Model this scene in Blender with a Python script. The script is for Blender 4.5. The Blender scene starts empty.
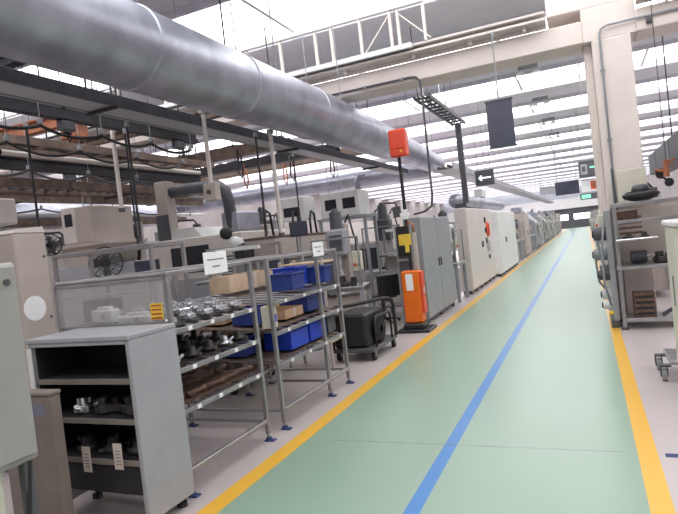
import bpy, math, random
from mathutils import Vector, Matrix
random.seed(7)
SC = bpy.context.scene
COL = SC.collection
PI = math.pi

# ------------------------------------------------------------------ materials
def lin(c):
    return tuple(((v/255)/12.92 if v/255 <= .04045 else ((v/255+.055)/1.055)**2.4) for v in c)

def mat(name, rgb, rough=.5, metal=0., var=.06, scale=6., bump=0., spec=.5):
    m = bpy.data.materials.new(name); m.use_nodes = True
    nt = m.node_tree; b = nt.nodes['Principled BSDF']
    c = lin(rgb)
    tc = nt.nodes.new('ShaderNodeTexCoord')
    n = nt.nodes.new('ShaderNodeTexNoise'); n.inputs['Scale'].default_value = scale; n.inputs['Detail'].default_value = 4
    nt.links.new(tc.outputs['Object'], n.inputs['Vector'])
    r = nt.nodes.new('ShaderNodeValToRGB')
    lo = [max(0, x*(1-var*2)) for x in c]; hi = [min(1, x*(1+var)) for x in c]
    r.color_ramp.elements[0].position = .3; r.color_ramp.elements[0].color = (*lo, 1)
    r.color_ramp.elements[1].position = .65; r.color_ramp.elements[1].color = (*hi, 1)
    nt.links.new(n.outputs['Fac'], r.inputs['Fac'])
    nt.links.new(r.outputs['Color'], b.inputs['Base Color'])
    b.inputs['Roughness'].default_value = rough; b.inputs['Metallic'].default_value = metal
    b.inputs['Specular IOR Level'].default_value = spec
    if bump:
        bp = nt.nodes.new('ShaderNodeBump'); bp.inputs['Strength'].default_value = bump
        nt.links.new(n.outputs['Fac'], bp.inputs['Height']); nt.links.new(bp.outputs['Normal'], b.inputs['Normal'])
    return m

def glow(name, rgb, strength):
    m = bpy.data.materials.new(name); m.use_nodes = True
    nt = m.node_tree; b = nt.nodes['Principled BSDF']
    c = lin(rgb)
    b.inputs['Base Color'].default_value = (*c, 1)
    b.inputs['Emission Color'].default_value = (*c, 1); b.inputs['Emission Strength'].default_value = strength
    return m

M = {}
M['beige'] = mat('beige_paint', (214, 206, 201), .45, var=.03)
M['pink_beige'] = mat('warm_beige_paint', (183, 172, 165), .5, var=.03)
M['cream'] = mat('cream_paint', (214, 210, 194), .4, var=.03)
M['white'] = mat('white_paint', (226, 226, 226), .4, var=.03)
M['lgrey'] = mat('light_grey_paint', (160, 160, 166), .4, var=.03)
M['grey'] = mat('grey_paint', (150, 153, 158), .45, var=.04)
M['greengrey'] = mat('green_grey_paint', (154, 154, 150), .4, var=.03)
M['dgrey'] = mat('dark_grey_paint', (84, 84, 90), .5)
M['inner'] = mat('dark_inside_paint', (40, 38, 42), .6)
M['shelfbrown'] = mat('brown_grey_shelf', (128, 118, 112), .6)
M['black'] = mat('black_plastic', (34, 34, 38), .5)
M['rubber'] = mat('black_rubber', (26, 26, 28), .8)
M['steel'] = mat('brushed_steel', (178, 178, 182), .32, .85, var=.1)
M['alu'] = mat('aluminium_tube', (158, 156, 158), .38, .6, var=.08)
M['galv'] = mat('galvanised_sheet', (172, 174, 187), .4, .78, var=.12, scale=3.5)
M['shiny'] = mat('machined_metal', (214, 216, 220), .22, .8, var=.12, scale=20)
M['castdark'] = mat('dark_cast_iron', (74, 70, 70), .45, .5, var=.2, scale=18)
M['castbrown'] = mat('brown_cast_iron', (112, 88, 74), .5, .3, var=.2, scale=18)
M['rail'] = mat('weathered_rail_paint', (92, 92, 100), .5, .3, var=.14)
M['darkrail'] = mat('dark_rail_paint', (52, 50, 56), .55, .2, var=.14)
M['brownrail'] = mat('brown_dusty_steel', (122, 104, 94), .6, .2, var=.2)
M['concrete'] = mat('painted_concrete', (227, 216, 210), .7, var=.03, scale=2.5)
M['ceilgrey'] = mat('ceiling_deck', (222, 221, 232), .7, var=.03, scale=1.5)
M['wall'] = mat('wall_plaster', (160, 154, 154), .8, var=.05, scale=1.2)
M['farwall'] = mat('far_wall_paint', (170, 172, 182), .8, var=.05, scale=1.2)
M['soffit'] = mat('soffit_paint', (226, 226, 228), .7, var=.02)
M['orange'] = mat('orange_enamel', (232, 112, 28), .4, var=.05)
M['redor'] = mat('red_orange_enamel', (222, 76, 48), .4, var=.05)
M['orangedark'] = mat('orange_crane_paint', (172, 106, 74), .6, var=.15)
M['yellow'] = mat('yellow_plastic', (232, 196, 70), .5)
M['blue'] = mat('blue_plastic', (34, 66, 190), .4, var=.08)
M['bluedark'] = mat('dark_blue_plastic', (44, 62, 132), .45, var=.08)
M['bluetape'] = mat('blue_floor_tape', (50, 66, 112), .6)
M['cardboard'] = mat('cardboard', (198, 164, 132), .8, var=.08)
M['wood'] = mat('pale_wood', (200, 176, 150), .7, var=.1)
M['paper'] = mat('white_paper', (240, 240, 242), .7, var=.01)
M['tag'] = mat('tag_card', (206, 194, 184), .8, var=.06)
M['ink'] = mat('grey_ink', (120, 122, 140), .7)
M['redink'] = mat('red_ink', (176, 60, 36), .7)
M['green'] = mat('green_paint', (70, 150, 100), .5)
M['screen'] = mat('dark_screen', (70, 72, 88), .18, var=.1, scale=1.5)
M['glassdark'] = mat('dark_window', (48, 48, 54), .12, var=.1)
M['brown'] = mat('brown_vinyl', (88, 70, 62), .6)
M['sky'] = glow('daylit_skylight', (255, 255, 255), 3.0)
M['litwin'] = glow('daylit_window', (246, 248, 255), 2.2)
M['greenlamp'] = glow('green_exit_lamp', (120, 220, 170), 1.0)
M['arrow'] = glow('lit_sign_arrow', (235, 245, 240), 1.0)
M['lens'] = glow('lamp_lens', (240, 240, 255), .9)

# clear acrylic
m = bpy.data.materials.new('clear_acrylic'); m.use_nodes = True
nt = m.node_tree; nt.nodes.clear()
o_ = nt.nodes.new('ShaderNodeOutputMaterial'); mx = nt.nodes.new('ShaderNodeMixShader')
tr = nt.nodes.new('ShaderNodeBsdfTransparent'); pb_ = nt.nodes.new('ShaderNodeBsdfPrincipled')
tr.inputs['Color'].default_value = (.93, .93, .93, 1)
pb_.inputs['Base Color'].default_value = (.6, .58, .57, 1); pb_.inputs['Roughness'].default_value = .25
ns = nt.nodes.new('ShaderNodeTexNoise'); ns.inputs['Scale'].default_value = 5
mp = nt.nodes.new('ShaderNodeMapRange'); mp.inputs['To Min'].default_value = .2; mp.inputs['To Max'].default_value = .38
nt.links.new(ns.outputs['Fac'], mp.inputs['Value']); nt.links.new(mp.outputs['Result'], mx.inputs['Fac'])
nt.links.new(tr.outputs[0], mx.inputs[1]); nt.links.new(pb_.outputs[0], mx.inputs[2]); nt.links.new(mx.outputs[0], o_.inputs[0])
M['acrylic'] = m

# the floor: concrete with a painted green aisle, two yellow lines and a blue centre line
m = bpy.data.materials.new('painted_floor'); m.use_nodes = True
nt = m.node_tree; b = nt.nodes['Principled BSDF']; L = nt.links.new
geo = nt.nodes.new('ShaderNodeNewGeometry'); sx = nt.nodes.new('ShaderNodeSeparateXYZ'); L(geo.outputs['Position'], sx.inputs[0])
mr = nt.nodes.new('ShaderNodeMapRange'); mr.inputs['From Min'].default_value = -4; mr.inputs['From Max'].default_value = 2
L(sx.outputs['X'], mr.inputs['Value'])
rp = nt.nodes.new('ShaderNodeValToRGB'); cr = rp.color_ramp; cr.interpolation = 'CONSTANT'
CONC = (*lin((196, 186, 186)), 1); GREEN = (*lin((142, 168, 149)), 1); YEL = (*lin((236, 182, 62)), 1); BLU = (*lin((52, 126, 194)), 1)
pos = lambda x: (x+4)/6
stops = [(-4, CONC), (-2.42, YEL), (-2.27, GREEN), (-1.135, BLU), (-1.04, GREEN), (.155, YEL), (.27, CONC)]
cr.elements[0].position = 0; cr.elements[0].color = CONC
cr.elements[1].position = pos(-2.42); cr.elements[1].color = YEL
for x, c in stops[2:]:
    e = cr.elements.new(pos(x)); e.color = c
L(mr.outputs['Result'], rp.inputs['Fac'])
nz = nt.nodes.new('ShaderNodeTexNoise'); nz.inputs['Scale'].default_value = 1.3; nz.inputs['Detail'].default_value = 6
L(geo.outputs['Position'], nz.inputs['Vector'])
nm = nt.nodes.new('ShaderNodeMapRange'); nm.inputs['To Min'].default_value = .94; nm.inputs['To Max'].default_value = 1.05
L(nz.outputs['Fac'], nm.inputs['Value'])
mul = nt.nodes.new('ShaderNodeMix'); mul.data_type = 'RGBA'; mul.blend_type = 'MULTIPLY'; mul.inputs['Factor'].default_value = 1
L(rp.outputs['Color'], mul.inputs['A']); L(nm.outputs['Result'], mul.inputs['B'])
# worn joint across the aisle at y = 4.13
def mth(op, a, bb=None):
    n = nt.nodes.new('ShaderNodeMath'); n.operation = op
    for i, v in enumerate((a, bb)):
        if v is None: continue
        if isinstance(v, (int, float)): n.inputs[i].default_value = v
        else: L(v, n.inputs[i])
    return n.outputs[0]
nz2 = nt.nodes.new('ShaderNodeTexNoise'); nz2.inputs['Scale'].default_value = 9; L(geo.outputs['Position'], nz2.inputs['Vector'])
dy = mth('ABSOLUTE', mth('SUBTRACT', sx.outputs['Y'], 4.13))
line = mth('LESS_THAN', dy, mth('MULTIPLY', nz2.outputs['Fac'], .022))
inx = mth('MULTIPLY', mth('GREATER_THAN', sx.outputs['X'], -2.08), mth('LESS_THAN', sx.outputs['X'], .08))
crack = mth('MULTIPLY', mth('MULTIPLY', line, inx), mth('MULTIPLY', nz2.outputs['Fac'], .9))
mc = nt.nodes.new('ShaderNodeMix'); mc.data_type = 'RGBA'
L(crack, mc.inputs['Factor']); L(mul.outputs['Result'], mc.inputs['A']); mc.inputs['B'].default_value = (*lin((96, 108, 112)), 1)
L(mc.outputs['Result'], b.inputs['Base Color'])
rr = nt.nodes.new('ShaderNodeMapRange'); rr.inputs['To Min'].default_value = .278; rr.inputs['To Max'].default_value = .3
L(nz.outputs['Fac'], rr.inputs['Value']); L(rr.outputs['Result'], b.inputs['Roughness'])
b.inputs['Specular IOR Level'].default_value = .95
M['floor'] = m

# ------------------------------------------------------------------ mesh helpers
class MB:
    def __init__(s): s.v = []; s.f = []; s.sm = []
    def add(s, vs, fs, smooth=False, mx=None):
        o = len(s.v)
        s.v += [tuple(mx @ Vector(p)) if mx else tuple(p) for p in vs]
        for f in fs: s.f.append([i+o for i in f]); s.sm.append(smooth)
    def box(s, x0, x1, y0, y1, z0, z1, c=.006, mx=None):
        if x1 < x0: x0, x1 = x1, x0
        if y1 < y0: y0, y1 = y1, y0
        if z1 < z0: z0, z1 = z1, z0
        c = min(c, (x1-x0)*.3, (y1-y0)*.3, (z1-z0)*.3)
        X, Y, Z = (x0, x1), (y0, y1), (z0, z1)
        vs = []; idx = {}
        for i in (0, 1):
            for j in (0, 1):
                for k in (0, 1):
                    dx, dy, dz = c*(1-2*i), c*(1-2*j), c*(1-2*k)
                    for a in range(3):
                        p = [X[i]+dx, Y[j]+dy, Z[k]+dz]; p[a] = (X[i], Y[j], Z[k])[a]
                        idx[i, j, k, a] = len(vs); vs.append(p)
        fs = []
        quad = ((0, 0), (1, 0), (1, 1), (0, 1))
        for a in range(3):
            u, w = (a+1) % 3, (a+2) % 3
            for e in (0, 1):
                f = []
                for (p, q) in quad:
                    t = [0, 0, 0]; t[a] = e; t[u] = p; t[w] = q; f.append(idx[(*t, a)])
                fs.append(f if e else f[::-1])
        for a in range(3):
            u, w = (a+1) % 3, (a+2) % 3
            for p in (0, 1):
                for q in (0, 1):
                    t0 = [0, 0, 0]; t0[u] = p; t0[w] = q; t1 = list(t0); t1[a] = 1
                    f = [idx[(*t0, u)], idx[(*t1, u)], idx[(*t1, w)], idx[(*t0, w)]]
                    fs.append(f if p == q else f[::-1])
        for i in (0, 1):
            for j in (0, 1):
                for k in (0, 1):
                    f = [idx[i, j, k, 0], idx[i, j, k, 1], idx[i, j, k, 2]]
                    fs.append(f if (i+j+k) % 2 else f[::-1])
        s.add(vs, fs, False, mx)
    def cyl(s, p0, p1, r, r2=None, n=14, caps=True, mx=None):
        r2 = r if r2 is None else r2
        p0, p1 = Vector(p0), Vector(p1); d = (p1-p0).normalized()
        u = d.orthogonal().normalized(); w = d.cross(u)
        ring = lambda p, rr: [p+(u*math.cos(2*PI*i/n)+w*math.sin(2*PI*i/n))*rr for i in range(n)]
        s.add(ring(p0, r)+ring(p1, r2), [[i, (i+1) % n, n+(i+1) % n, n+i] for i in range(n)], True, mx)
        if caps:
            s.add(ring(p0, r), [list(range(n))[::-1]], False, mx); s.add(ring(p1, r2), [list(range(n))], False, mx)
    def tube(s, pts, r, n=8, closed=False, mx=None):
        pts = [Vector(p) for p in pts]; N = len(pts); vs = []; prev = None
        for i, p in enumerate(pts):
            a = pts[(i-1) % N] if (closed or i) else p; c = pts[(i+1) % N] if (closed or i < N-1) else p
            d = (c-a).normalized()
            if prev is None: u = d.orthogonal().normalized()
            else: u = (prev-d*prev.dot(d)).normalized()
            prev = u; w = d.cross(u)
            vs += [p+(u*math.cos(2*PI*k/n)+w*math.sin(2*PI*k/n))*r for k in range(n)]
        fs = []
        for i in range(N if closed else N-1):
            j = (i+1) % N
            fs += [[i*n+k, i*n+(k+1) % n, j*n+(k+1) % n, j*n+k] for k in range(n)]
        if not closed: fs += [list(range(n))[::-1], [(N-1)*n+k for k in range(n)]]
        s.add(vs, fs, True, mx)
    def lathe(s, c, axis, prof, n=20, mx=None):
        c = Vector(c); d = Vector(axis).normalized(); u = d.orthogonal().normalized(); w = d.cross(u); vs = []
        for (r, h) in prof: vs += [c+d*h+(u*math.cos(2*PI*k/n)+w*math.sin(2*PI*k/n))*r for k in range(n)]
        fs = [[i*n+k, i*n+(k+1) % n, (i+1)*n+(k+1) % n, (i+1)*n+k] for i in range(len(prof)-1) for k in range(n)]
        s.add(vs, fs, True, mx)
    def sph(s, c, r, sz=1., n=14, m_=8, mx=None):
        s.lathe((c[0], c[1], c[2]), (0, 0, 1), [(max(1e-4, r*math.sin(PI*i/m_)), -r*sz*math.cos(PI*i/m_)) for i in range(m_+1)], n, mx)
    def prism(s, poly, axis, a0, a1, mx=None):
        """poly in the two other axes, extruded along axis ('x','y','z')."""
        def P(p, a):
            return {'x': (a, p[0], p[1]), 'y': (p[0], a, p[1]), 'z': (p[0], p[1], a)}[axis]
        n = len(poly); A = sum(poly[i][0]*poly[(i+1) % n][1]-poly[(i+1) % n][0]*poly[i][1] for i in range(n))
        if (A < 0) ^ (axis == 'y'): poly = poly[::-1]
        vs = [P(p, a0) for p in poly]+[P(p, a1) for p in poly]
        s.add(vs, [list(range(n))[::-1], [n+i for i in range(n)]]+[[i, (i+1) % n, n+(i+1) % n, n+i] for i in range(n)], False, mx)
    def shapes(s, L_, mx=None):
        for a in L_:
            k, a = a[0], a[1:]
            if k == 'b': s.box(*a, mx=mx)
            elif k == 'c': s.cyl(*a, mx=mx)
            elif k == 't': s.tube(*a, mx=mx)
            elif k == 's': s.sph(*a, mx=mx)
            elif k == 'l': s.lathe(*a, mx=mx)
            elif k == 'p': s.prism(*a, mx=mx)
        return s
    def build(s, name, mt, parent=None, label=None, loc=None):
        me = bpy.data.meshes.new(name); me.from_pydata(s.v, [], s.f); me.validate()
        if len(me.polygons) == len(s.sm): me.polygons.foreach_set('use_smooth', s.sm)
        me.materials.append(M[mt] if isinstance(mt, str) else mt); me.update()
        o = bpy.data.objects.new(name, me); COL.objects.link(o)
        if parent: o.parent = parent
        if loc: o.location = loc
        if label: o['label'] = label
        return o

def part(parent, name, mt, shapes, label=None, mx=None):
    return MB().shapes(shapes, mx).build(name, mt, parent, label)
def tag(o, label, cat, group=None):
    o['label'] = label; o['category'] = cat
    if group: o['group'] = group
    return o
def thing(name, label, cat, loc=(0, 0, 0), rz=0, group=None):
    o = bpy.data.objects.new(name, None); COL.objects.link(o); o.location = loc; o.rotation_euler = (0, 0, rz); o.empty_display_size = .1
    return tag(o, label, cat, group)
def single(name, label, cat, mt, shapes, loc=(0, 0, 0), rz=0, group=None):
    o = MB().shapes(shapes).build(name, mt); o.location = loc; o.rotation_euler = (0, 0, rz)
    return tag(o, label, cat, group)
def struct(name, mt, shapes, parent=None, label=None):
    o = MB().shapes(shapes).build(name, mt, parent)
    if parent is None: o['kind'] = 'structure'
    if label: o['label'] = label
    return o
def dup(o, loc=None, label=None, rz=None, parent=None, scale=None):
    c = o.copy(); COL.objects.link(c)
    if parent: c.parent = parent
    if loc is not None: c.location = loc
    if rz is not None: c.rotation_euler = (0, 0, rz)
    if scale: c.scale = scale
    if label: c['label'] = label
    for ch in list(o.children): dup(ch, parent=c)
    return c
ORD = ['first', 'second', 'third', 'fourth', 'fifth', 'sixth', 'seventh', 'eighth', 'ninth', 'tenth', 'eleventh', 'twelfth', 'thirteenth', 'fourteenth', 'fifteenth', 'sixteenth', 'seventeenth', 'eighteenth', 'nineteenth', 'twentieth']

# ------------------------------------------------------------------ camera
cam = bpy.data.cameras.new('camera'); co = bpy.data.objects.new('camera', cam); COL.objects.link(co)
R = ((0.91176672, -0.09144856, -0.40039807), (0.39530379, -0.06909782, 0.91594782), (-0.11142874, -0.99340961, -0.02685113))
co.matrix_world = Matrix(((R[0][0], -R[0][1], -R[0][2], 0), (R[1][0], -R[1][1], -R[1][2], 0), (R[2][0], -R[2][1], -R[2][2], 1.6), (0, 0, 0, 1)))
cam.sensor_width = 36; cam.lens = 570/678*36; cam.clip_start = .05; cam.clip_end = 300
SC.camera = co

# ------------------------------------------------------------------ the hall
XL, XR, YN, YF, ZC = -18., 7., -4.9, 80., 5.3
struct('floor', 'floor', [('b', XL, XR, YN, YF, -.2, 0, 0)], label='grey concrete floor with a green painted aisle between yellow lines')
struct('wall_left', 'wall', [('b', XL-.2, XL, YN, YF, 0, ZC, 0)])
struct('wall_right', 'wall', [('b', XR, XR+.2, YN, YF, 0, ZC, 0)])
struct('wall_back', 'wall', [('b', XL, XR, YN-.2, YN, 0, ZC, 0)])
struct('wall_front', 'farwall', [('b', XL, XR, YF, YF+.2, 0, ZC, 0)])
struct('trim_1', 'soffit', [('b', XL, XR, YF-.6, YF, 2.55, 3.85, .02)], label='white soffit band above the far doors')
struct('door_1', 'dgrey', [('b', -3.6, 1.7, YF-.12, YF, 0, 2.5, .01)], label='dark door wall at the far end of the aisle')
for i, (a, b_) in enumerate(((-3.1, -2.0), (-1.35, .55))):
    w = struct('window_%d' % (30+i), 'litwin', [('b', a, b_, YF-.16, YF-.122, 1.05, 1.8, 0)])
    struct('window_frame', 'black', [('b', a-.06, b_+.06, YF-.17, YF-.1, 1.8, 1.87, 0), ('b', a-.06, b_+.06, YF-.17, YF-.1, .98, 1.05, 0), ('b', a-.06, a, YF-.17, YF-.1, 1.05, 1.8, 0), ('b', b_, b_+.06, YF-.17, YF-.1, 1.05, 1.8, 0)], w)
# ceiling: grey deck strips with daylit roof glazing between them (period 4 m)
cs = []
k = -3
y = 9.1-4*4
edges = []
while y < YF:
    edges.append(y); y += 4.0
deck = MB()
for e in edges:
    a, b_ = max(e, YN), min(e+2.0, YF)
    if b_ > a: deck.box(XL, XR, a, b_, ZC, ZC+.25, .0)
    for q in (e, e+1.97):
        if YN < q < YF-.1: deck.box(XL, XR, q, q+.05, ZC-.1, ZC, 0)
deck.box(XL-.2, XR+.2, YN-.2, YF+.2, ZC+.6, ZC+.7, 0)
d = deck.build('ceiling', 'ceilgrey'); d['kind'] = 'structure'; d['label'] = 'grey deck strips of the ceiling between bright roof lights'
n = 0
for e in edges:
    a, b_ = max(e+2.0, YN), min(e+4.0, YF)
    if b_-a < .2: continue
    n += 1
    w = struct('window_%d' % n, 'sky', [('b', XL, XR, a, b_, ZC+.08, ZC+.12, 0)], label='bright daylit roof light strip')
    struct('window_frame', 'white', [('b', x-.03, x+.03, a, b_, ZC-.02, ZC+.078, 0) for x in (-16, -13, -10, -7, -4.3, -1.3, 1.7, 4.7)], w)

# concrete column and beam, channel beam and light truss
struct('column', 'concrete', [('b', .31, .82, 9.2, 9.8, 0, 4.07, .015), ('b', .2, .31, 9.38, 9.75, 0, 4.07, .012), ('b', -.26, .9, 9.22, 9.8, 4.55, ZC, .012), ('b', .2, .9, 9.22, 9.8, 4.07, 4.56, .01)], label='pale concrete column at the edge of the aisle')
struct('beam', 'concrete', [('b', XL, .2, 9.2, 9.75, 4.07, 4.385, .012), ('b', .9, XR, 9.2, 9.75, 4.07, 4.385, .012)], label='concrete beam crossing the hall to the column')
ch = struct('trim_2', 'beige', [('b', XL, -.27, 8.98, 9.3, 4.46, 4.5, .004), ('b', XL, -.27, 9.2, 9.24, 4.4, 4.58, .004), ('b', XL, -.27, 8.98, 9.3, 4.555, 4.59, .004), ('b', .92, XR, 8.98, 9.3, 4.46, 4.58, .004)]+[('b', x, x+.05, 9.05, 9.2, 4.385, 4.46, .003) for x in (-12, -10, -8, -6, -4.4, -3.5, -2.3, -1.4, -.6)], label='steel channel beam lying above the concrete beam')
struct('trim_3', 'white', [('b', XL, -2.25, 8.9, 8.97, 4.52, 4.6, .004)], label='white lower chord of the roof truss')
struct('trim_61', 'white', [('b', XL, -2.0, 8.93, 9.02, 5.19, 5.27, .004)], label='white upper chord of the roof truss')
for x in (-2.03, -2.45, -2.58, -3.1, -3.62, -3.92, -4.6, -5.3, -6.2, -7.2, -8.4):
    struct('trim_%d' % (4+int(-x*10)), 'concrete', [('b', x-.02, x+.02, 8.96, 9.02, 4.59, 5.19, .003)], label='white upright of the roof truss')
def bar(x0, z0, x1, z1, y, r): return ('c', (x0, y, z0), (x1, y, z1), r, r, 8)
struct('trim_60', 'concrete', [bar(-2.5, 5.18, -1.95, 4.62, 8.99, .011), bar(-2.55, 5.18, -3.05, 4.62, 8.99, .011)], label='thin diagonal braces of the roof truss')

# conduit on the column and along the beam
tag(MB().shapes([('t', [(.42, 9.17, 0.0), (.42, 9.17, 4.12), (.44, 9.17, 4.2), (.52, 9.17, 4.24), (4.5, 9.17, 4.26)], .016), ('b', .39, .45, 9.165, 9.2, 1.2, 1.24, .002), ('b', .39, .45, 9.165, 9.2, 2.6, 2.64, .002), ('b', .39, .45, 9.165, 9.2, 3.6, 3.64, .002)]).build('conduit_rail', 'grey'), 'thin grey conduit running up the concrete column and along the beam', 'conduit')
single('junction_box_mount', 'small dark fitting on the beam beside the column head', 'fitting', 'dgrey', [('b', 1.02, 1.1, 9.15, 9.2, 4.13, 4.21, .006), ('c', (1.06, 9.15, 4.17), (1.06, 9.12, 4.17), .025)])

# ------------------------------------------------------------------ ducts overhead
t = thing('ventilation_duct', 'huge round galvanised ventilation duct running along the aisle overhead', 'duct', (-3.7, 0, 3.6))
segs = [-4.5, -2.6, -.9, .8, 2.5, 4.2, 5.9, 7.9]
for a, b_ in zip(segs, segs[1:]):
    part(t, 'duct_section', 'galv', [('c', (0, a, 0), (0, b_, 0), .387, .387, 40, False)])
    part(t, 'seam_ring', 'galv', [('l', (0, b_, 0), (0, 1, 0), [(.387, -.03), (.397, -.02), (.397, .02), (.387, .03)], 40)])
part(t, 'tapered_section', 'galv', [('l', (0, 7.9, 0), (0, 1, 0), [(.387, 0), (.387, .6)], 40)])
def ringpts(y, r, dz): return [(r*math.cos(2*PI*i/40), y, dz+r*math.sin(2*PI*i/40)) for i in range(40)]
mb = MB(); pr = [(8.5, .387, 0), (11, .345, -.03), (13.5, .30, -.08), (15.5, .262, -.13), (16.0, .25, -.15)]
vs = []
for (yy, r, dz) in pr: vs += ringpts(yy, r, dz)
mb.add(vs, [[i*40+(k+1) % 40, i*40+k, (i+1)*40+k, (i+1)*40+(k+1) % 40] for i in range(len(pr)-1) for k in range(40)], True)
mb.build('reducing_section', 'galv', t)
mb = MB(); mb.add(ringpts(16.0, .25, -.15)+ringpts(16.12, .16, -.15)+[(0, 16.14, -.15)], [[k, 40+k, 40+(k+1) % 40, (k+1) % 40] for k in range(40)]+[[40+k, 80, 40+(k+1) % 40] for k in range(40)], True); mb.build('end_cap', 'galv', t)
for y in (.5, 3.5, 6.5, 8.6, 11.6, 14.6):
    for x in (-.28, .28): part(t, 'hanger', 'grey', [('c', (x, y, .2), (x, y, ZC-3.6), .008, .008, 6)])
part(t, 'inspection_clip', 'yellow', [('b', .375, .392, 3.0, 3.06, -.05, -.02, .002)], 'small yellow clip')
br = Matrix.Translation((0, 15.5, -.26))
part(t, 'branch_section', 'galv', [('c', (-.15, 0, 0), (-4.2, 0, 0), .26, .26, 32), ('l', (-2.1, 0, 0), (1, 0, 0), [(.26, -.03), (.272, -.02), (.272, .02), (.26, .03)], 32)], 'smaller branch duct crossing the hall', br)
part(t, 'branch_section', 'galv', [('c', (-4.2, 0, 0), (-13.5, 0, 0), .26, .26, 32), ('l', (-4.2, 0, 0), (1, 0, 0), [(.26, -.03), (.272, -.02), (.272, .02), (.26, .03)], 32), ('l', (-7, 0, 0), (1, 0, 0), [(.26, -.03), (.272, -.02), (.272, .02), (.26, .03)], 32)], 'smaller branch duct crossing the hall', br)
for x in (-2, -5, -8, -11): part(t, 'hanger', 'grey', [('c', (x, 0, .24), (x, 0, ZC-3.34), .01, .01, 6)], None, br)
t = thing('ventilation_duct', 'low silver duct running far behind the machines by the hall wall', 'duct', (-12.4, 0, 3.05))
for a, b_ in ((-4, 2), (2, 8), (8, 15)):
    part(t, 'duct_section', 'galv', [('c', (0, a, 0), (0, b_, 0), .33, .33, 28, False), ('l', (0, b_, 0), (0, 1, 0), [(.33, -.03), (.345, -.02), (.345, .02), (.33, .03)], 28)])
for y in (0, 5, 10): part(t, 'hanger', 'dgrey', [('c', (0, y, .3), (0, y, ZC-3.05), .012, .012, 6)])

# ------------------------------------------------------------------ overhead rails and trays on the left
def tray(label, x, z, w, h, y0, y1, mt, rung=.5, floor=False):
    t = thing('cable_tray', label, 'cable tray', (x, 0, z))
    part(t, 'side_rail', mt, [('b', w/2-.03, w/2, y0, y1, 0, h, .003)])
    part(t, 'side_rail', mt, [('b', -w/2, -w/2+.03, y0, y1, 0, h, .003)])
    q = []; y = y0+.2
    while y < y1: q.append(('b', -w/2+.03, w/2-.03, y, y+.04, .01, .03, .002)); y += rung
    part(t, 'rung_lattice', mt, q+[('b', -.012, .012, y0, y1, .031, .036, 0)])
    if floor: part(t, 'tray_floor', 'lgrey', [('b', -w/2+.031, w/2-.031, y0, y1, .002, .008, 0)])
    part(t, 'cable_bundle', 'black', [('t', [(dx, y0+.05+(y1-y0-.1)*i/14, .055+.01*math.sin(i*1.7+dx*30)) for i in range(15)], .02, 6) for dx in (-.07, -.02, .05)])
    y = y0+1
    while y < y1:
        part(t, 'hanger', 'darkrail', [('c', (-w/2-.012, y, -.02), (-w/2-.012, y, ZC-z), .012, .012, 6), ('b', -w/2-.03, w/2+.03, y-.02, y+.02, -.03, 0, .002)]); y += 4
    return t
tray('grey cable tray hung just beside the big duct over the racks', -4.42, 3.22, .34, .12, -4.5, 15.0, 'rail', .5, True)
tray('dusty brown cable tray hung over the middle machine row', -6.3, 3.18, .5, .1, -4.5, 8.7, 'brownrail')
tray('dark cable tray hung over the back machine row', -8.6, 3.12, .45, .1, -4.5, 11.6, 'darkrail')
tray('cable tray hung in front of the low silver duct', -10.8, 3.2, .5, .1, -4.5, 14.2, 'rail')
def monorail(label, x, z, mt, y0=-4.5, y1=15):
    y1 = -x*1.36
    t = thing('monorail_beam', label, 'overhead rail', (x, 0, z))
    part(t, 'rail_profile', mt, [('b', -.06, .06, y0, y1, 0, .02, .002), ('b', -.012, .012, y0, y1, .02, .16, .001), ('b', -.06, .06, y0, y1, .16, .18, .002)])
    y = y0+2
    while y < y1:
        part(t, 'hanger', 'darkrail', [('c', (0, y, .18), (0, y, ZC-z), .014, .014, 6)]); y += 4
    for i, y in enumerate((2.2, 4.6, 6.5)):
        tr = part(t, 'trolley', 'dgrey', [('b', -.05, .05, y, y+.18, -.12, -.005, .01)])
        part(tr, 'hook', 'black', [('t', [(0, y+.09, -.12), (0, y+.09, -.2), (.03, y+.09, -.25), (.05, y+.09, -.21)], .008, 6)])
    return t
monorail('dark monorail beam hung second from the big duct', -5.15, 3.27, 'darkrail')
monorail('dark monorail beam hung over the pale machine hood', -7.3, 3.12, 'darkrail')
monorail('brown monorail beam hung over the rearmost machines', -9.6, 3.0, 'brownrail')
def conveyor(label, x, z, w, y0, y1):
    t = thing('overhead_conveyor', label, 'conveyor', (x, 0, z))
    part(t, 'side_frame', 'brownrail', [('b', w/2, w/2+.04, y0, y1, 0, .14, .004)]); part(t, 'side_frame', 'brownrail', [('b', -w/2-.04, -w/2, y0, y1, 0, .14, .004)])
    q = []; y = y0+.15
    while y < y1: q.append(('c', (-w/2, y, .08), (w/2, y, .08), .03, .03, 8)); y += .22
    part(t, 'roller_bed', 'rail', q)
    y = y0+.8
    while y < y1:
        part(t, 'hanger_frame', 'darkrail', [('c', (-w/2-.06, y, 0), (-w/2-.06, y, ZC-z), .014, .014, 6), ('c', (w/2+.06, y, 0), (w/2+.06, y, ZC-z), .014, .014, 6), ('b', -w/2-.08, w/2+.08, y-.025, y+.025, -.05, -.003, .003)]); y += 3.2
    return t
conveyor('brown overhead roller conveyor crossing above the press machines', -7.9, 2.93, .55, 1, 10.6)
conveyor('overhead roller conveyor closer to the hall wall', -11.6, 2.75, .6, 1, 14.4)
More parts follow.
